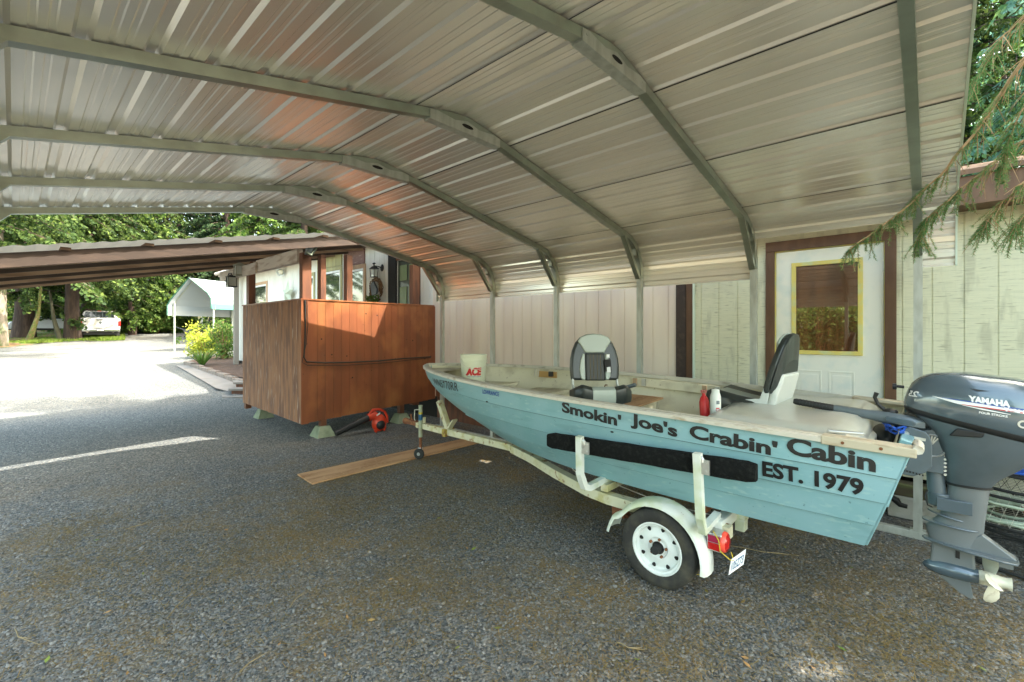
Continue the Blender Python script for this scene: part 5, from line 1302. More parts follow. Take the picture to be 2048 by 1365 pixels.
coil('rope_coil', 4.95, -.5, .75, .22, 4, 'rope_yellow', 'yellow rope lying over the blue rope on the crab pots', .007, .03)
coil('rope_coil', 4.90, -.45, .35, .27, 8, 'rope_green', 'thick pale green rope coiled inside the middle crab pot', .012, .13)
b = MB(); b.ell((4.86, -.60, .42), (.09, .13, .075), 18, 12); tag(b.build('buoy', M['buoy'], smooth=60), 'orange foam buoy inside the middle crab pot', 'buoy')
b = MB(); b.ell((5.02, -.62, .92), (.12, .16, .10), 18, 12); tag(b.build('buoy', mat('cream foam', (.60,.54,.30), .6), smooth=60), 'cream foam buoy on top of the crab pot stack', 'buoy')
b = MB(); b.ell((4.70, -.66, .12), (.05, .06, .04), 14, 8); tag(b.build('buoy', M['shell'], smooth=60), 'small grey float in the lowest crab pot', 'buoy')
# shed blocks, black tool
b = MB(); b.tube([IX(1778, 990, 5.2), IX(1792, 1001, 5.2), IX(1800, 1010, 5.2), IX(1815, 1014, 5.2)], [.02, .03, .022, .018], 8); tag(b.build('old_tool', M['black_plastic'], smooth=50), 'black handled tool lying in front of the mossy shed sill', 'tool')
# twigs and fallen leaves
random.seed(11)
for (x0, y0, x1, y1, lb) in ((335, 1237, 405, 1165, 'long pale twig on the open gravel at the lower left'), (480, 1345, 523, 1302, 'tan stick on the gravel at the bottom centre'), (580, 1215, 612, 1180, 'pale bent twig on the gravel left of centre'), (1235, 1285, 1290, 1300, 'short brown bark stick on the gravel in front of the wheel'), (1372, 1155, 1400, 1150, 'yellow straw beside the trailer tyre'), (1450, 1090, 1600, 1112, 'long tan twig behind the trailer tail lamp'), (30, 1258, 80, 1290, 'small twig at the lower left edge of the gravel'), (250, 1060, 300, 1040, 'thin twig lying on the gravel left of the plank')):
    a, c_ = IG(x0, y0, .014), IG(x1, y1, .014); m_ = a.lerp(c_, .5)+Vector((random.uniform(-.04, .04), random.uniform(-.04, .04), .004))
    b = MB(); b.tube([a, a.lerp(m_, .5)+Vector((0, .01, .003)), m_, c_], [.003, .0034, .003, .0012], 5); b.tube([m_, m_+(c_-a)*.25+Vector((.03, -.02, .004))], [.0025, .001], 4)
    tag(b.build('twig', M['rope_yellow'] if 'straw' in lb else M['twine']), lb, 'twig')
V = []; F = []; b = MB()
for k in range(46):
    x, y = random.uniform(60, 2000), random.uniform(1000, 1350); p = IG(x, y, .016); a = random.uniform(0, 6.28); L = random.uniform(.010, .026)
    u_ = Vector((math.cos(a), math.sin(a), random.uniform(-.2, .3)))*L; v_ = Vector((-math.sin(a), math.cos(a), random.uniform(-.2, .3)))*L*.45
    b.add([p-u_, p+v_, p+u_, p-v_], [(0, 1, 2), (0, 2, 3)])
tag(b.build('fallen_leaves', island_mat('fallen leaves', [(.35,.20,.08),(.45,.28,.12),(.12,.25,.03),(.30,.16,.06)], .7)), 'scattered small dry and green leaves on the gravel', 'leaves', kind='stuff')

# ------------------------------------------------------------------ trees and far background
def frond_mesh(name, limbs, rg, per=14, size=(.30, .55), wid=.07, droop=.5, leaf=5, mt=None, parent=None):
    """limbs = list of polylines (arrays); sprays of narrow leaflets hang along the outer part of each limb"""
    V = []; 
    for L in limbs:
        L = np.array(L); m = len(L)
        seg = np.linalg.norm(np.diff(L, axis=0), axis=1); tot = seg.sum(); k = max(4, int(per*tot))
        t = rg.uniform(.12, 1, k)*(m-1); i = np.minimum(t.astype(int), m-2); f = (t-i)[:, None]
        P = L[i]*(1-f)+L[i+1]*f; D = L[i+1]-L[i]; D /= np.linalg.norm(D, axis=1)[:, None]+1e-9
        side = np.stack([-D[:, 1], D[:, 0], np.zeros(k)], 1)*rg.choice([-1, 1], k)[:, None]
        S = rg.uniform(size[0], size[1], k)[:, None]
        A = D*rg.uniform(.3, .9, (k, 1))+side*rg.uniform(.2, 1, (k, 1)); A[:, 2] -= droop*rg.uniform(.3, 1.3, k); A /= np.linalg.norm(A, axis=1)[:, None]
        B = np.cross(A, rg.normal(0, 1, (k, 3))); B[:, 2] *= .5; B /= np.linalg.norm(B, axis=1)[:, None]+1e-9
        for q in range(leaf):
            u0 = q/leaf; base = P+A*S*u0; sgn = 1 if q % 2 else -1
            d = A*.75+B*sgn*.65; ln = S*(.42*(1-u0*.6)); tip = base+d*ln; tip[:, 2] -= .05*S[:, 0]
            w_ = np.cross(d, rg.normal(0, 1, (k, 3))); w_ /= np.linalg.norm(w_, axis=1)[:, None]+1e-9; w_ *= wid*S/.4
            mid = base+d*ln*.45
            V.append(np.stack([base, mid+w_, tip, mid-w_], 1))
    V = np.concatenate(V).reshape(-1, 3); F = np.arange(len(V)).reshape(-1, 4)
    return np_mesh(name, V, F, mt, parent)
def conifer(label, loc, h, r, seed, mt='cedar', bark='bark', z0=.12, nl=90, per=14, size=(.3,.55), wid=.07, tr=.3, group=None, cat='tree', droop=.5, lean=(0,0), name='conifer_tree', leaf=5, flat=.8):
    rg = np.random.default_rng(seed); t = thing(name, label, cat, loc, 0, group)
    limbs = []; tb = MB(); n = 9
    tp_ = [(lean[0]*(k/n)*h+.04*math.sin(k*1.3+seed), lean[1]*(k/n)*h+.04*math.cos(k*1.7+seed), h*k/n-.15) for k in range(n+1)]
    tb.tube(tp_, [tr*(1.25 if k == 0 else 1)*(1-k/n)**.75+.012 for k in range(n+1)], 11)
    for j in range(nl):
        f = z0+(1-z0)*(j+rg.random())/nl; z = f*h; q = f*n; i = min(int(q), n-1); c = np.array(tp_[i])*(1-(q-i))+np.array(tp_[i+1])*(q-i)
        L = r*(1-((f-z0)/(1-z0)))**flat*rg.uniform(.65, 1.15)+.15; a = rg.uniform(0, 6.283)
        pts = []
        for s_ in range(6):
            u = s_/5; pts.append(c+np.array([math.cos(a)*L*u, math.sin(a)*L*u, L*(.10*u-.42*u*u*droop*2)+rg.normal(0, .02)]))
            a += rg.normal(0, .06)
        limbs.append(pts)
        if L > .6: tb.tube([Vector(p) for p in pts], [max(.008, tr*.13*(1-u/6)) for u in range(6)], 4, cap=False)
    tb.build('trunk', M[bark], t, world=False, smooth=60)
    frond_mesh('crown', limbs, rg, per, size, wid, droop, leaf, M[mt], t)
    return t
def place_tree(proto, p, rz, s, label=None, group=None):
    o = copy_tree(proto); o.location = p; o.rotation_euler = (0, 0, rz); o.scale = (s, s, s*random.uniform(.9, 1.1))
    if label: o['label'] = label
    if group: o['group'] = group
    return o
random.seed(5)
GF = 'forest conifers beyond the yard'; LF = 'tall evergreen tree in the dense forest beyond the gravel yard'
def at(px, zc, dz=-.1): p = IZ(px, zc); return Vector((p.x, p.y, gz(p.x, p.y)+dz))
protos = [conifer(LF, at(330, 40), 20, 3.6, 21, 'cedar', nl=120, per=6, size=(.6,1.0), wid=.052, tr=.32, group=GF, z0=.04, leaf=4),
          conifer(LF, at(255, 43), 24, 3.8, 22, 'fir', nl=130, per=6, size=(.6,1.0), wid=.052, tr=.36, group=GF, z0=.06, leaf=4),
          conifer(LF, at(420, 47), 22, 3.4, 23, 'fir', nl=120, per=6, size=(.6,1.0), wid=.085, tr=.32, group=GF, z0=.03, leaf=4)]
for k in range(58):
    px = -330+k*25+random.uniform(-12, 12); zc = random.uniform(38, 58)
    if 350 < px < 425 and zc < 60 and k % 2: zc += 14
    place_tree(protos[k % 3], at(px, zc, -.3), random.uniform(0, 6), random.uniform(.75, 1.15))
# bright leafy undergrowth at the forest edge
def bush(label, loc, r, h, n, mt, seed, size=(.05, .10), cat='shrub', name='shrub', group=None, stems=9):
    rg = np.random.default_rng(seed); t = thing(name, label, cat, loc, 0, group)
    b = MB()
    for k in range(stems):
        a = rg.uniform(0, 6.28); q = rg.uniform(.3, .8)*r; b.tube([(0, 0, -.05), (q*.4*math.cos(a), q*.4*math.sin(a), h*.45), (q*math.cos(a), q*math.sin(a), h*.8)], [.02*h, .012*h, .005*h], 4)
    b.build('stems', M['twig'], t, world=False)
    cl = rg.normal(0, 1, (34, 3)); cl /= np.linalg.norm(cl, axis=1)[:, None]; cl *= rg.uniform(.35, 1.0, (34, 1)); 
    P = cl[rg.integers(0, 34, n)]+rg.normal(0, .16, (n, 3)); P = P*np.array([r, r, h*.5])+np.array([0, 0, h*.55]); P = P[P[:, 2] > .03]; n = len(P)
    A = rg.normal(0, 1, (n, 3)); A /= np.linalg.norm(A, axis=1)[:, None]; B = np.cross(A, rg.normal(0, 1, (n, 3))); B /= np.linalg.norm(B, axis=1)[:, None]
    S = rg.uniform(size[0], size[1], (n, 1)); V = np.stack([P-A*S, P+B*S*.45, P+A*S, P-B*S*.45], 1).reshape(-1, 3)
    np_mesh('foliage', V, np.arange(len(V)).reshape(-1, 4), M[mt], t); return t
GB = 'undergrowth bushes along the forest edge'; LB = 'leafy green bush in the undergrowth along the forest edge'
bp = [bush(LB, at(300, 37), 2.2, 3.4, 5200, 'maple', 31, (.10, .20), group=GB), bush(LB, at(360, 38), 2.0, 2.8, 4600, 'shrub_grn', 32, (.10, .18), group=GB)]
for k in range(34):
    px = -150+k*20+random.uniform(-8, 8)
    place_tree(bp[k % 2], at(px, random.uniform(35.5, 40) if px > 240 else random.uniform(36, 41)), random.uniform(0, 6), random.uniform(.6, 1.15))
# nearer trees with drooping cedar limbs around the parked cars
def near(lbl, px, zc, h, r, seed, **k):
    return conifer(lbl, at(px, zc), h, r, seed, **k)
near('broad dark cedar trunk left of the pickup, its drooping limbs hiding the car', 146, 28.5, 22, 4.6, 41, nl=110, per=9, size=(.45,.8), wid=.06, tr=.36, z0=.17, leaf=5)
near('reddish-brown cedar trunk standing directly behind the pickup', 178, 33, 24, 4.6, 42, nl=90, per=8, size=(.5,.9), wid=.07, tr=.40, z0=.20)
near('very dark tree trunk in front of the silver car bonnet', 49, 29, 18, 4.6, 43, nl=90, per=9, size=(.45,.8), wid=.08, tr=.50, z0=.12)
near('pale lichen-covered trunk at the left edge of the yard', -6, 24, 17, 4.0, 44, bark='bark_pale', nl=90, per=10, size=(.4,.7), wid=.06, tr=.36, z0=.27)
near('cedar hanging its branches above the patio roof at the far left', -75, 19, 15, 5.6, 45, nl=90, per=13, size=(.4,.7), wid=.05, tr=.2, z0=.30, mt='cedar')
near('feathery cedar reaching over the middle of the patio roof', 149, 28.9, 18, 6.0, 46, nl=80, per=11, size=(.4,.75), wid=.06, tr=.2, z0=.27, bark='bark')
near('slim cedar with bright sunlit tips right of the pickup', 265, 34, 17, 3.6, 47, nl=90, per=9, size=(.4,.8), wid=.08, tr=.22, z0=.10, mt='maple')
near('leafy tree behind the white second carport', 520, 30, 15, 4.6, 48, nl=100, per=9, size=(.4,.8), wid=.052, tr=.25, z0=.12, mt='maple')
near('dark fir behind the ridge of the second carport', 455, 42, 21, 4.0, 49, nl=100, per=8, size=(.5,.9), wid=.052, tr=.3, z0=.06, mt='fir')
near('tall cedar rising behind the house roof', 610, 30, 17, 4.6, 50, nl=100, per=9, size=(.4,.8), wid=.08, tr=.3, z0=.1)
b = MB(); p0 = at(55, 27); 
t = thing('leaning_tree', 'slender mossy trunk leaning right in front of the silver car', 'tree', p0); d_ = Vector((_c, -_s, 0))
b.tube([p0, p0+d_*.35+Vector((0,0,.9)), p0+d_*.62+Vector((0,0,1.7)), p0+d_*.7+Vector((0,0,2.6)), p0+d_*.9+Vector((0,0,4.2))], [.17, .13, .10, .08, .04], 9); b.build('trunk', mat('mossy bark', (.16,.13,.06), .95, 0, [(9,(1,1,1),(.10,.14,.03),.42,.6)]), t, smooth=60)
b = MB(); p0 = at(122, 28); t = thing('leaning_tree', 'dark thin trunk leaning left across the silver car door', 'tree', p0)
b.tube([p0, p0-d_*.25+Vector((0,0,.8)), p0-d_*.45+Vector((0,0,1.5)), p0-d_*.7+Vector((0,0,3.2))], [.15, .13, .10, .05], 9); b.build('trunk', mat('dark mossy bark', (.05,.05,.03), .95), t, smooth=60)
# grass and ferns on the bank
rgg = np.random.default_rng(9); n = 26000
px = rgg.uniform(-40, 250, n); zc = 25.5+rgg.random(n)**1.3*9+np.maximum(0, (px-40))*.012
t_ = (px-1024)/FOC; X = zc*(t_*_c+_s); Y = zc*(_c-t_*_s); Z = np.array([gz(x, y) for x, y in zip(X, Y)])+.05
cl = np.sin(X*1.9)+np.sin(Y*2.3+1)+rgg.normal(0, .6, n); k = cl > -.1; X, Y, Z = X[k], Y[k], Z[k]; n = len(X)
a = rgg.uniform(0, 6.28, n); hh = rgg.uniform(.05, .20, n); wv = .022; dx, dy = np.cos(a)*wv, np.sin(a)*wv; lx_, ly_ = rgg.normal(0, .06, n), rgg.normal(0, .06, n)
V = np.stack([np.stack([X-dx, Y-dy, Z], 1), np.stack([X+dx, Y+dy, Z], 1), np.stack([X+lx_, Y+ly_, Z+hh], 1)], 1).reshape(-1, 3)
o = np_mesh('bank_grass', V, np.arange(3*n).reshape(-1, 3), M['grass']); tag(o, 'sunlit grass and low weeds on the bank under the trees', 'grass', kind='stuff')

# ------------------------------------------------------------------ parked vehicles
def view_frame(px, zc):
    p = at(px, zc, 0); f = Vector((p.x, p.y, 0)).normalized(); return p, f
p, f = view_frame(201, 29.5)
rz = math.atan2(-f.x, f.y)+.03
tk = thing('pickup_truck', 'white pickup truck seen from behind, parked on the far gravel', 'pickup truck', p, rz)
# local: x right, y forward (away), z up; rear bumper at y=0
def rsec(y, w0, w1, z0, z1, zm=None):
    zm = zm if zm is not None else (z0+z1)/2
    return [Vector((-w0*.96, y, z0)), Vector((-w0, y, zm)), Vector((-w1, y, z1-.03)), Vector((-w1+.05, y, z1)), Vector((w1-.05, y, z1)), Vector((w1, y, z1-.03)), Vector((w0, y, zm)), Vector((w0*.96, y, z0))]
b = MB(); b.loft([rsec(.10, .99, .97, .62, 1.36), rsec(.14, 1.0, .98, .60, 1.37), rsec(2.0, 1.0, .98, .55, 1.37), rsec(4.9, 1.0, .96, .5, 1.30), rsec(5.7, .96, .90, .5, 1.2)]); b.build('body', M['white_paint'], tk, world=False, bevel=.03)
b = MB(); b.loft([rsec(2.0, .97, .95, 1.30, 1.42), rsec(2.12, .95, .74, 1.36, 1.90, 1.45), rsec(3.6, .95, .74, 1.36, 1.93, 1.45), rsec(4.4, .93, .88, 1.3, 1.40)]); b.build('cab', M['white_paint'], tk, world=False, bevel=.03)
b = MB(); b.add([(-.80, 1.985, 1.45), (.80, 1.985, 1.45), (.68, 2.075, 1.83), (-.68, 2.075, 1.83)], [(0,1,2,3)]); rw = b.build('rear_window', M['car_glass'], tk, world=False)
b = MB()
for x in (-.17, .17): b.beam((x, 1.978, 1.46), (x, 2.065, 1.82), .025, .02)
b.build('window_bar', M['engine2'], rw, world=False)
b = MB(); b.bb((-.86, .085, .70), (.86, .10, 1.33)); tg = b.build('tailgate', M['white_paint'], tk, world=False, bevel=.01)
b = MB(); b.bb((-.14, .07, 1.24), (.14, .085, 1.29)); b.build('handle', M['black_plastic'], tg, world=False)
b = MB(); b.lathe([(.03,0),(.075,.004),(.065,.012),(0,.014)], (0, .085, 1.08), (0,-1,0), 12); b.build('emblem', M['engine2'], tg, world=False)
b = MB(); b.bb((-.80, .083, .93), (-.68, .0845, .97)); b.build('badge', M['black_plastic'], tg, world=False)
for sx in (-1, 1):
    b = MB(); b.bb((sx*.87, .06, .88), (sx*.995, .16, 1.20)); b.build('tail_light', M['red_lens'], tk, world=False, bevel=.015)
    b = MB(); b.ell((sx*1.16, 3.7, 1.45), (.13, .06, .10), 12, 8); b.build('wing_mirror', M['engine2'] if sx > 0 else M['white_paint'], tk, world=False, smooth=60)
    for y in (1.3, 4.9):
        b = MB(); b.lathe([(.0, -.12), (.34, -.12), (.39, -.08), (.39, .10), (.34, .13), (0, .13)], (sx*.86, y, .39), (sx, 0, 0), 28); wh = b.build('wheel', M['tyre'], tk, world=False, smooth=40)
        b = MB(); b.lathe([(.24, .10), (.23, .135), (.05, .12), (0, .14)], (sx*.86, y, .39), (sx, 0, 0), 20); b.build('rim', M['chrome'], wh, world=False, smooth=40)
    b = MB(); b.lathe([(.0, .10), (.045, .10), (.05, -.02), (.035, -.02)], (sx*.62, .06, .50), (0, 1, 0), 14); b.build('exhaust_tip', M['chrome'], tk, world=False)
    b = MB(); b.bb((sx*.72, .62, .25), (sx*.98, .64, .62)); b.build('mud_flap', M['black_rubber'], tk, world=False)
b = MB(); b.loft([[Vector((x, y, z)) for y, z in ((.10, .48), (-.06, .52), (-.08, .66), (.06, .70))] for x in (-.97, -.9, .9, .97)]); bp_ = b.build('bumper', M['chrome'], tk, world=False, bevel=.02)
b = MB(); b.bb((-.17, -.088, .56), (.17, -.084, .66)); b.build('number_plate', M['white_letter'], bp_, world=False)
b = MB(); b.bb((-.20, -.083, .535), (.20, -.0815, .685)); b.build('plate_recess', M['black_plastic'], bp_, world=False)
b = MB(); b.bb((-.10, 2.10, 1.87), (.10, 2.13, 1.92)); b.build('brake_light', M['red_lens'], tk, world=False)
b = MB(); b.bb((-.85, .3, .3), (.85, 5.3, .55)); b.build('chassis', M['black_plastic'], tk, world=False)
p, f = view_frame(101, 33)
sv = thing('parked_car', 'silver-white compact car parked sideways behind the tree trunks', 'car', p+Vector((0,0,.12)), math.atan2(-f.x, f.y)+.12)
# local: x right, nose towards -x
def carsec(y, s_=1.0): return None
prof_b = [(-2.15, .35), (-2.2, .62), (-2.05, .86), (-1.25, .98), (-.55, 1.08), (1.6, 1.12), (2.1, 1.02), (2.15, .6), (2.1, .35)]
prof_t = [(-1.15, .98), (-.35, 1.50), (.1, 1.60), (1.2, 1.58), (1.75, 1.42), (2.05, 1.08)]
b = MB(); b.prism(prof_b, lambda a, z, t: Vector((a, t, z)), -.9, .9); b.build('body', M['silver_paint'], sv, world=False, bevel=.06)
b = MB(); b.loft([[Vector((a, -y0_*(.88 if z < 1.2 else .72), z)) for a, z in prof_t] for y0_ in (.9, .88, -.88, -.9)]); b.build('cabin', M['silver_paint'], sv, world=False, bevel=.05)
for (x0, x1) in ((-.75, .12), (.18, 1.05), (1.12, 1.62)):
    b = MB(); 
    def wz(x): return 1.50-.0*(x) if x > -.2 else 1.08+(x+1.0)*.55
    zt0, zt1 = min(wz(x0), 1.5 if x0 < 1.3 else 1.4), min(wz(x1), 1.5 if x1 < 1.3 else 1.38)
    b.add([(x0, -.795, 1.10), (x1, -.795, 1.12), (x1, -.665, zt1), (x0, -.665, zt0)], [(0,1,2,3)]); b.build('side_window', M['car_glass'], sv, world=False)
for x in (-1.35, 1.35):
    b = MB(); b.lathe([(.0, -.1), (.29, -.1), (.33, -.07), (.33, .07), (.29, .1), (0, .1)], (x, -.83, .33), (0, -1, 0), 26); wh = b.build('wheel', M['tyre'], sv, world=False, smooth=40)
    b = MB(); b.lathe([(.22, .10), (.2, .115), (.05, .09), (0, .11)], (x, -.83, .33), (0, -1, 0), 18); b.build('rim', M['chrome'], wh, world=False, smooth=40)
    b = MB(); b.prism([(x+.40*math.cos(a), .33+.40*math.sin(a)) for a in np.linspace(0, math.pi, 14)], lambda a, z, t: Vector((a, t, z)), -.905, -.80); b.build('wheel_arch', M['black_plastic'], sv, world=False)
b = MB(); b.bb((-2.0, -.91, .28), (2.0, -.86, .42)); b.build('sill', M['black_plastic'], sv, world=False)
b = MB(); b.ell((-.72, -1.0, 1.12), (.08, .10, .07), 10, 6); b.build('wing_mirror', M['black_plastic'], sv, world=False)

# ------------------------------------------------------------------ second carport, outbuilding, garden bed
o1 = at(349, 21.6, 0); gv = IZ(423, 21.6)-IZ(349, 21.6)
cz = o1.z
t = thing('white_carport', 'white-roofed second carport with green trim in the sunny yard', 'carport', o1)
ex = Vector((.88, -.47, 0)).normalized()    # across the gable
ey = Vector((.47, .88, 0)).normalized()     # along the ridge
gw, ln_, eave, rise = 3.0, 6.0, 2.05, .95
def wp(a, l, z): return o1+ex*a+ey*l+Vector((0, 0, z))
prof = [(-.12, eave-.42), (-.12, eave+.10), (.02, eave+.36), (gw/2, eave+rise+.32), (gw-.02, eave+.36), (gw+.12, eave+.10), (gw+.12, eave-.30)]
# ridge runs to the right and slightly away, so lay the length along ex and the gable along ey
def wq(a, l, z): return o1+Vector((.30, .954, 0))*0+gA*a+gL*l+Vector((0, 0, z))
gA = Vector((.60, -.35, 0)); gA = (IZ(428, 21.9)-IZ(347, 21.6)); gw = gA.length; gA.z = 0; gA.normalize()
gL = Vector((.92, .39, 0)).normalized()
prof = [(-.10, eave-.35), (-.10, eave+.12), (.05, eave+.40), (gw*.47, eave+1.42), (gw*.92, eave+.72), (gw+.0, eave+.48), (gw+.02, eave-.02)]
b = MB(); b.loft([[wq(a, l, z) for a, z in prof] for l in (-.2, ln_)], close=False, cap=False); b.build('roof_sheet', M['roof_white'], t)
b = MB(); q = [wq(a, -.22, z+.01) for a, z in prof]; b.tube(q, .03, 4, sq=True); b.build('gable_trim', M['green_paint'], t)
b = MB(); b.loft([[wq(gw+.035, l, z) for z in (eave-.03, eave+.22)] for l in (-.2, ln_)], close=False, cap=False); b.build('eave_band', M['teal_band'], t)
for l in (0, ln_/2, ln_-.1):
    for a in (0.0, gw-.06):
        q = wq(a, l, 0); g0 = gz(q.x, q.y); b = MB(); b.cyl((q.x, q.y, g0-.05), (q.x, q.y, cz+eave+.3), .035, 8); b.build('leg', M['galv_leg'], t)
    b = MB(); b.tube([wq(a*.98+.03, l, z-.05) for a, z in prof], .028, 4, sq=True); b.build('bow', M['galv'], t)
    
p = at(425, 30, 0); ob = thing('outbuilding', 'pale yellow outbuilding behind the white second carport', 'building', p)
yel = mat('pale yellow siding', (.55,.47,.26), .8)
def vq(px, zc, z): q = IZ(px, zc); return Vector((q.x, q.y, p.z+z))
b = MB(); b.loft([[vq(396, 31, -.2), vq(396, 31, 2.9)], [vq(424, 30, -.2), vq(424, 30, 2.9)], [vq(500, 29, -.2), vq(500, 29, 2.9)], [vq(500, 40, -.2), vq(500, 40, 2.9)], [vq(396, 40, -.2), vq(396, 40, 2.9)]], close=False, cap=False); b.build('wall', yel, ob)
b = MB(); b.loft([[vq(392, 30.5, 2.9), vq(505, 28.6, 2.9)], [vq(400, 35, 3.8), vq(500, 34, 3.8)], [vq(392, 41, 2.9), vq(505, 41, 2.9)]], close=False, cap=False); b.build('roof', M['brown_trim'], ob)
b = MB(); b.loft([[vq(447, 29.4, 0), vq(447, 29.4, 2.2)], [vq(457, 29.2, 0), vq(457, 29.2, 2.2)]], close=False, cap=False); b.build('door', M['dark'], ob)
b = MB(); b.loft([[vq(402, 30.7, .9), vq(402, 30.7, 2.3)], [vq(408, 30.5, .9), vq(408, 30.5, 2.3)]], close=False, cap=False); b.build('window', M['siding_white'], ob)
b = MB(); c_ = vq(437, 29.0, 1.0); b.tube([c_+Vector((.55*math.cos(a)*_c, -.55*math.cos(a)*_s, .75*math.sin(a))) for a in np.linspace(0, 6.283, 19)[:-1]], .11, 6, close=True); tag(b.build('hanging_hose', M['black_rubber'], smooth=60), 'dark coiled hose hanging on the pale yellow outbuilding wall', 'hose')
p = at(389, 31, 0); b = MB(); b.loft([[p+Vector((x, y, .25)) for x, y in ((-.5,-.3),(.5,-.3),(.5,.3),(-.5,.3))], [p+Vector((x*1.15, y*1.15, .6)) for x, y in ((-.5,-.3),(.5,-.3),(.5,.3),(-.5,.3))]]); b.cyl(p+Vector((.4,-.2,.15)), p+Vector((.4,.2,.15)), .16, 12); b.tube([p+Vector((-.5,0,.5)), p+Vector((-1.1,0,.75))], .03, 6)
tag(b.build('garden_cart', M['engine2']), 'small blue-grey garden cart parked beside the yellow outbuilding', 'cart')
# concrete walk, bed edging, mulch, plants
wk = [IGG(*q) for q in ((352, 733), (432, 779), (486, 792), (486, 768), (440, 752), (400, 733))]
mb = MB(); mb.add([(q.x, q.y, gz(q.x, q.y)+.03) for q in wk], [tuple(range(len(wk)))]); struct('concrete_path', mb, M['path'])
bd = [IGG(*q) for q in ((372, 728), (395, 722), (440, 716), (486, 716), (500, 740), (490, 762), (440, 748))]
mb = MB(); mb.add([(q.x, q.y, gz(q.x, q.y)+.07) for q in bd], [tuple(range(len(bd)))]); struct('garden_bed', mb, M['mulch'])
eg = [IGG(*q) for q in ((372, 729), (388, 735), (404, 741), (421, 747), (438, 753), (455, 759), (470, 765), (486, 771))]
for i in range(len(eg)-1):
    a, c_ = eg[i], eg[i+1]; m_ = a.lerp(c_, .5); d_ = (c_-a); L_ = Vector((d_.x, d_.y, 0)).length; rot = Matrix.Rotation(math.atan2(d_.y, d_.x), 3, 'Z')
    b = MB(); b.box((m_.x, m_.y, m_.z+.06), (L_*.96, .17, .16), rot)
    tag(b.build('edging_block', M['edging'], bevel=.02), 'concrete block in the curved edging of the garden bed', 'edging block', 'edging blocks around the garden bed')
p = IGG(412, 716); bush('golden yellow shrub glowing in the sun beside the house corner', p, .85, 1.35, 3200, 'shrub_yel', 61, (.04,.08))
p = IGG(447, 722); bush('airy green shrub with bare tan stems beside the white house corner', p, .62, 1.45, 2600, 'shrub_grn', 62, (.03,.07))
p = IGG(405, 700); bush('small dark green shrub behind the golden shrub', p, .45, 1.25, 1500, 'fir', 63, (.03,.06))
# fern clump
p = IGG(405, 736); t = thing('fern', 'arching green fern clump at the front of the garden bed', 'fern', p); b = MB()
random.seed(8)
V = []
for k in range(70):
    a = random.uniform(0, 6.28); L = random.uniform(.5, .95); hgt = random.uniform(.5, .8)
    pts = [p+Vector((math.cos(a)*L*u*.8, math.sin(a)*L*u*.8, hgt*(1.7*u-.9*u*u)+.03)) for u in (0, .25, .5, .75, 1)]
    sd_ = Vector((-math.sin(a), math.cos(a), 0))
    for i in range(4):
        w0, w1 = .03*(1-i*.2), .03*(1-(i+1)*.2); b.add([pts[i]-sd_*w0, pts[i]+sd_*w0, pts[i+1]+sd_*w1, pts[i+1]-sd_*w1], [(0,1,2,3)])
b.build('fronds', M['shrub_grn'], t)
# wooden porch steps
for i, (x, y, w_) in enumerate(((462, 782, .5), (470, 769, .45), (468, 797, .5))):
    q = IX(x, y, 2.75)
q = IGG(470, 797); t = thing('porch_steps', 'small grey wooden steps just past the worn side of the porch', 'steps', q)
gt = mat('grey tread', (.22,.20,.18), .85)
for (xa, xb, ya_, zc_) in ((444, 486, 794, 11.0), (457, 486, 778, 11.3), (466, 486, 765, 11.6)):
    P = [IZ(xa, zc_), IZ(xb, zc_), IZ(xb, zc_+.45), IZ(xa, zc_+.45)]; zt_ = EYE+(HOR-ya_)/FOC*zc_
    b = MB(); b.loft([[Vector((p_.x, p_.y, zt_-.05)) for p_ in P], [Vector((p_.x, p_.y, zt_)) for p_ in P]]); b.build('tread', gt, t, bevel=.004)
    P = [IZ(xa+6, zc_+.04), IZ(xb, zc_+.04), IZ(xb, zc_+.4), IZ(xa+6, zc_+.4)]
    b = MB(); b.loft([[Vector((p_.x, p_.y, gz(p_.x, p_.y)-.02)) for p_ in P], [Vector((p_.x, p_.y, zt_-.052)) for p_ in P]]); b.build('riser', M['wood_post'], t)

# ------------------------------------------------------------------ trees around and behind the camera side
conifer('large spruce beside the shed whose lower branch hangs in front of the carport leg', (5.0, -3.4, 0), 15, 4.0, 71, 'fir', nl=100, per=10, size=(.3,.5), wid=.035, tr=.26, z0=.38, leaf=6)
conifer('tall conifer standing behind the viewpoint near the carport entrance', (2.4, -5.2, 0), 14, 3.6, 72, 'cedar', nl=85, per=10, size=(.35,.6), wid=.055, tr=.26, z0=.40, leaf=5)
conifer('conifer standing beyond the far front corner of the shed', (9.2, -7.6, 0), 19, 3.6, 76, 'cedar', nl=90, per=7, size=(.4,.7), wid=.06, tr=.28, z0=.42)
conifer('leaning conifer between the entrance and the crab pots', (4.6, -6.8, 0), 18, 3.8, 73, 'fir', nl=100, per=9, size=(.4,.7), wid=.06, tr=.28, z0=.38)
conifer('very tall narrow-topped conifer far behind the shed whose shadow falls on the yard', (10, .8, 0), 25, 1.9, 75, 'fir', nl=70, per=16, size=(.35,.6), wid=.05, tr=.22, z0=.62)
GR = 'trees behind the shed'
M['blue_fir'] = island_mat('blue spruce fronds', [(.08,.20,.15),(.13,.28,.22),(.20,.38,.30),(.09,.20,.08),(.28,.44,.14)], .6, .35)
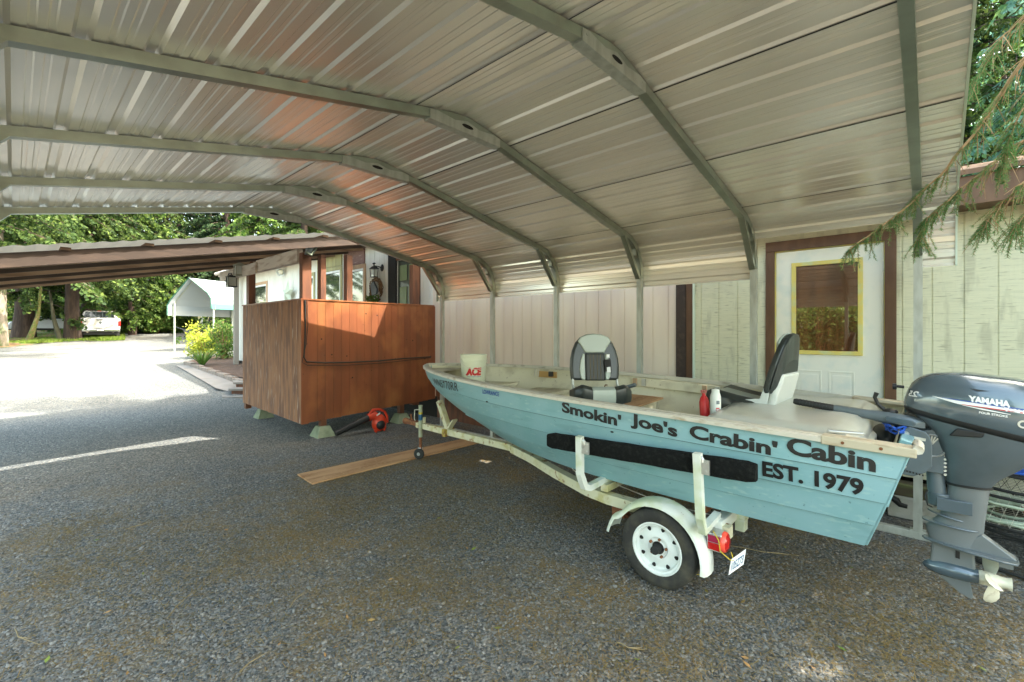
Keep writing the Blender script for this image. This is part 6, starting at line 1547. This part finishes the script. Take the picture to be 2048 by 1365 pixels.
for k, (x, y, h, r, m_) in enumerate(((10.9, -1.9, 11, 2.9, 'blue_fir'), (12.2, -.3, 13, 3.2, 'cedar'), (14, -2.8, 16, 3.8, 'blue_fir'), (17, .6, 19, 4, 'fir'), (11.6, -4.4, 12, 3.2, 'maple'), (21, -3, 22, 4.5, 'maple'), (25, 0, 24, 5, 'blue_fir'), (18, -1.4, 15, 4.2, 'maple'))):
    near_ = k in (0, 1, 2, 4)
    conifer({'maple': 'bright leafy', 'blue_fir': 'blue-green', 'cedar': 'feathery', 'fir': 'dark evergreen'}[m_]+' tree in the thick growth behind the shed roof', (x, y, 0), h, r, 80+k, m_, nl=130 if near_ else 100, per=22 if near_ else 12, size=(.22,.42) if near_ else (.35,.6), wid=.032 if near_ else .06, tr=.13, z0=.10, group={'maple': 'leafy ', 'blue_fir': 'blue-green ', 'cedar': 'feathery ', 'fir': 'evergreen '}[m_]+GR, leaf=6, droop=.6)
for k, (x, y) in enumerate(((-10.5, 1.6), (-11.2, 3.4), (-10.6, 5.2))):
    bush('leafy roadside bush off to the left of the carport', (x, y, 0), 1.3, 2.8, 3000, 'maple', 300+k, (.07, .13), group='roadside bushes left of the carport')
GL = 'trees along the open left side'
pl1 = conifer('evergreen beyond the open left side of the carport', (-20, 4, 0), 12, 3.6, 95, 'maple', nl=100, per=6, size=(.5,.9), wid=.10, tr=.3, z0=.08, group=GL, leaf=4)
for (x, y) in ((-28, -2), (-27, 10), (-30, 17), (-28, -9)): place_tree(pl1, Vector((x, y, 0)), random.uniform(0, 6), random.uniform(.8, 1.2))

# the spruce branch hanging into view, with needles
def spruce_branch():
    rg = np.random.default_rng(77); t = thing('spruce_branch', 'drooping spruce branch with fine green needles in front of the shed door frame', 'branch', (3.9, -.75, 2.9))
    def PX_(x, y, zc): q = IZ(x, zc); q.z = EYE+(HOR-y)/FOC*zc; return q
    b = MB(); tw = []
    def limb(pts, r0, r1, n=10):
        P = [Vector(p) for p in pts]; out = []
        for k in range(n+1):
            u = k/n*(len(P)-1); i = min(int(u), len(P)-2); out.append(P[i].lerp(P[i+1], u-i)+Vector(rg.normal(0, .004, 3)))
        b.tube(out, [r0+(r1-r0)*k/n for k in range(n+1)], 5); return out
    main = [limb([PX_(2100, 60, 2.5), PX_(2040, 130, 2.6), PX_(1985, 215, 2.75), PX_(1940, 280, 2.8), PX_(1880, 350, 2.85), PX_(1820, 410, 2.9), PX_(1760, 455, 2.9), PX_(1700, 500, 2.9)], .012, .003, 26),
            limb([PX_(2120, 240, 2.5), PX_(2050, 280, 2.6), PX_(1980, 330, 2.7), PX_(1920, 380, 2.75), PX_(1860, 430, 2.8), PX_(1835, 480, 2.8)], .009, .002, 22),
            limb([PX_(2120, 330, 2.5), PX_(2040, 370, 2.5), PX_(1990, 420, 2.6), PX_(1965, 460, 2.6)], .006, .002, 14),
            limb([PX_(2150, -80, 2.4), PX_(2060, 20, 2.5), PX_(1990, 90, 2.6), PX_(1945, 170, 2.7)], .006, .002, 14),
            limb([PX_(2150, 60, 2.3), PX_(2080, 150, 2.4), PX_(2030, 250, 2.45), PX_(2000, 330, 2.5)], .006, .002, 14),
            limb([PX_(2120, 380, 2.35), PX_(2060, 420, 2.4), PX_(2030, 455, 2.4)], .005, .002, 10)]
    for mi, L in enumerate(main):
        for k in range(3, len(L)):
            for _ in range(4 if k < len(L)*.55 else 5):
                p = L[k]; f = k/len(L); d = (L[k]-L[k-1]).normalized()
                a = Vector((rg.normal(0, .6), rg.normal(0, .6), -rg.uniform(.3, 1.1)))+d*rg.uniform(.4, 1.4); a.normalize()
                ln = rg.uniform(.06, .17)*(1.15-.3*f)
                q = [p+a*ln*u+Vector((0, 0, -.03*u*u)) for u in (0, .33, .66, 1)]
                b.tube(q, [.0028, .002, .0016, .001], 3, cap=False); tw.append((q, f))
    b.build('twigs', M['twig'], t)
    V = []
    for q, f in tw:
        bare = rg.random() < (.60 if f < .55 else .10)
        if bare: continue
        n = 105
        for k in range(n):
            u = rg.random()*3; i = min(int(u), 2); p = q[i].lerp(q[i+1], u-i); d = (q[i+1]-q[i]).normalized()
            r = Vector(rg.normal(0, 1, 3)); r -= d*r.dot(d); r.normalize(); nd = (d*.75+r).normalized(); L = rg.uniform(.013, .023)
            w_ = nd.cross(Vector(rg.normal(0, 1, 3))).normalized()*.0014
            V += [p-w_, p+w_, p+nd*L]
    np_mesh('needles', np.array([tuple(v) for v in V])-np.array([3.9, -.75, 2.9]), np.arange(len(V)).reshape(-1, 3), M['spruce'], t)
spruce_branch()
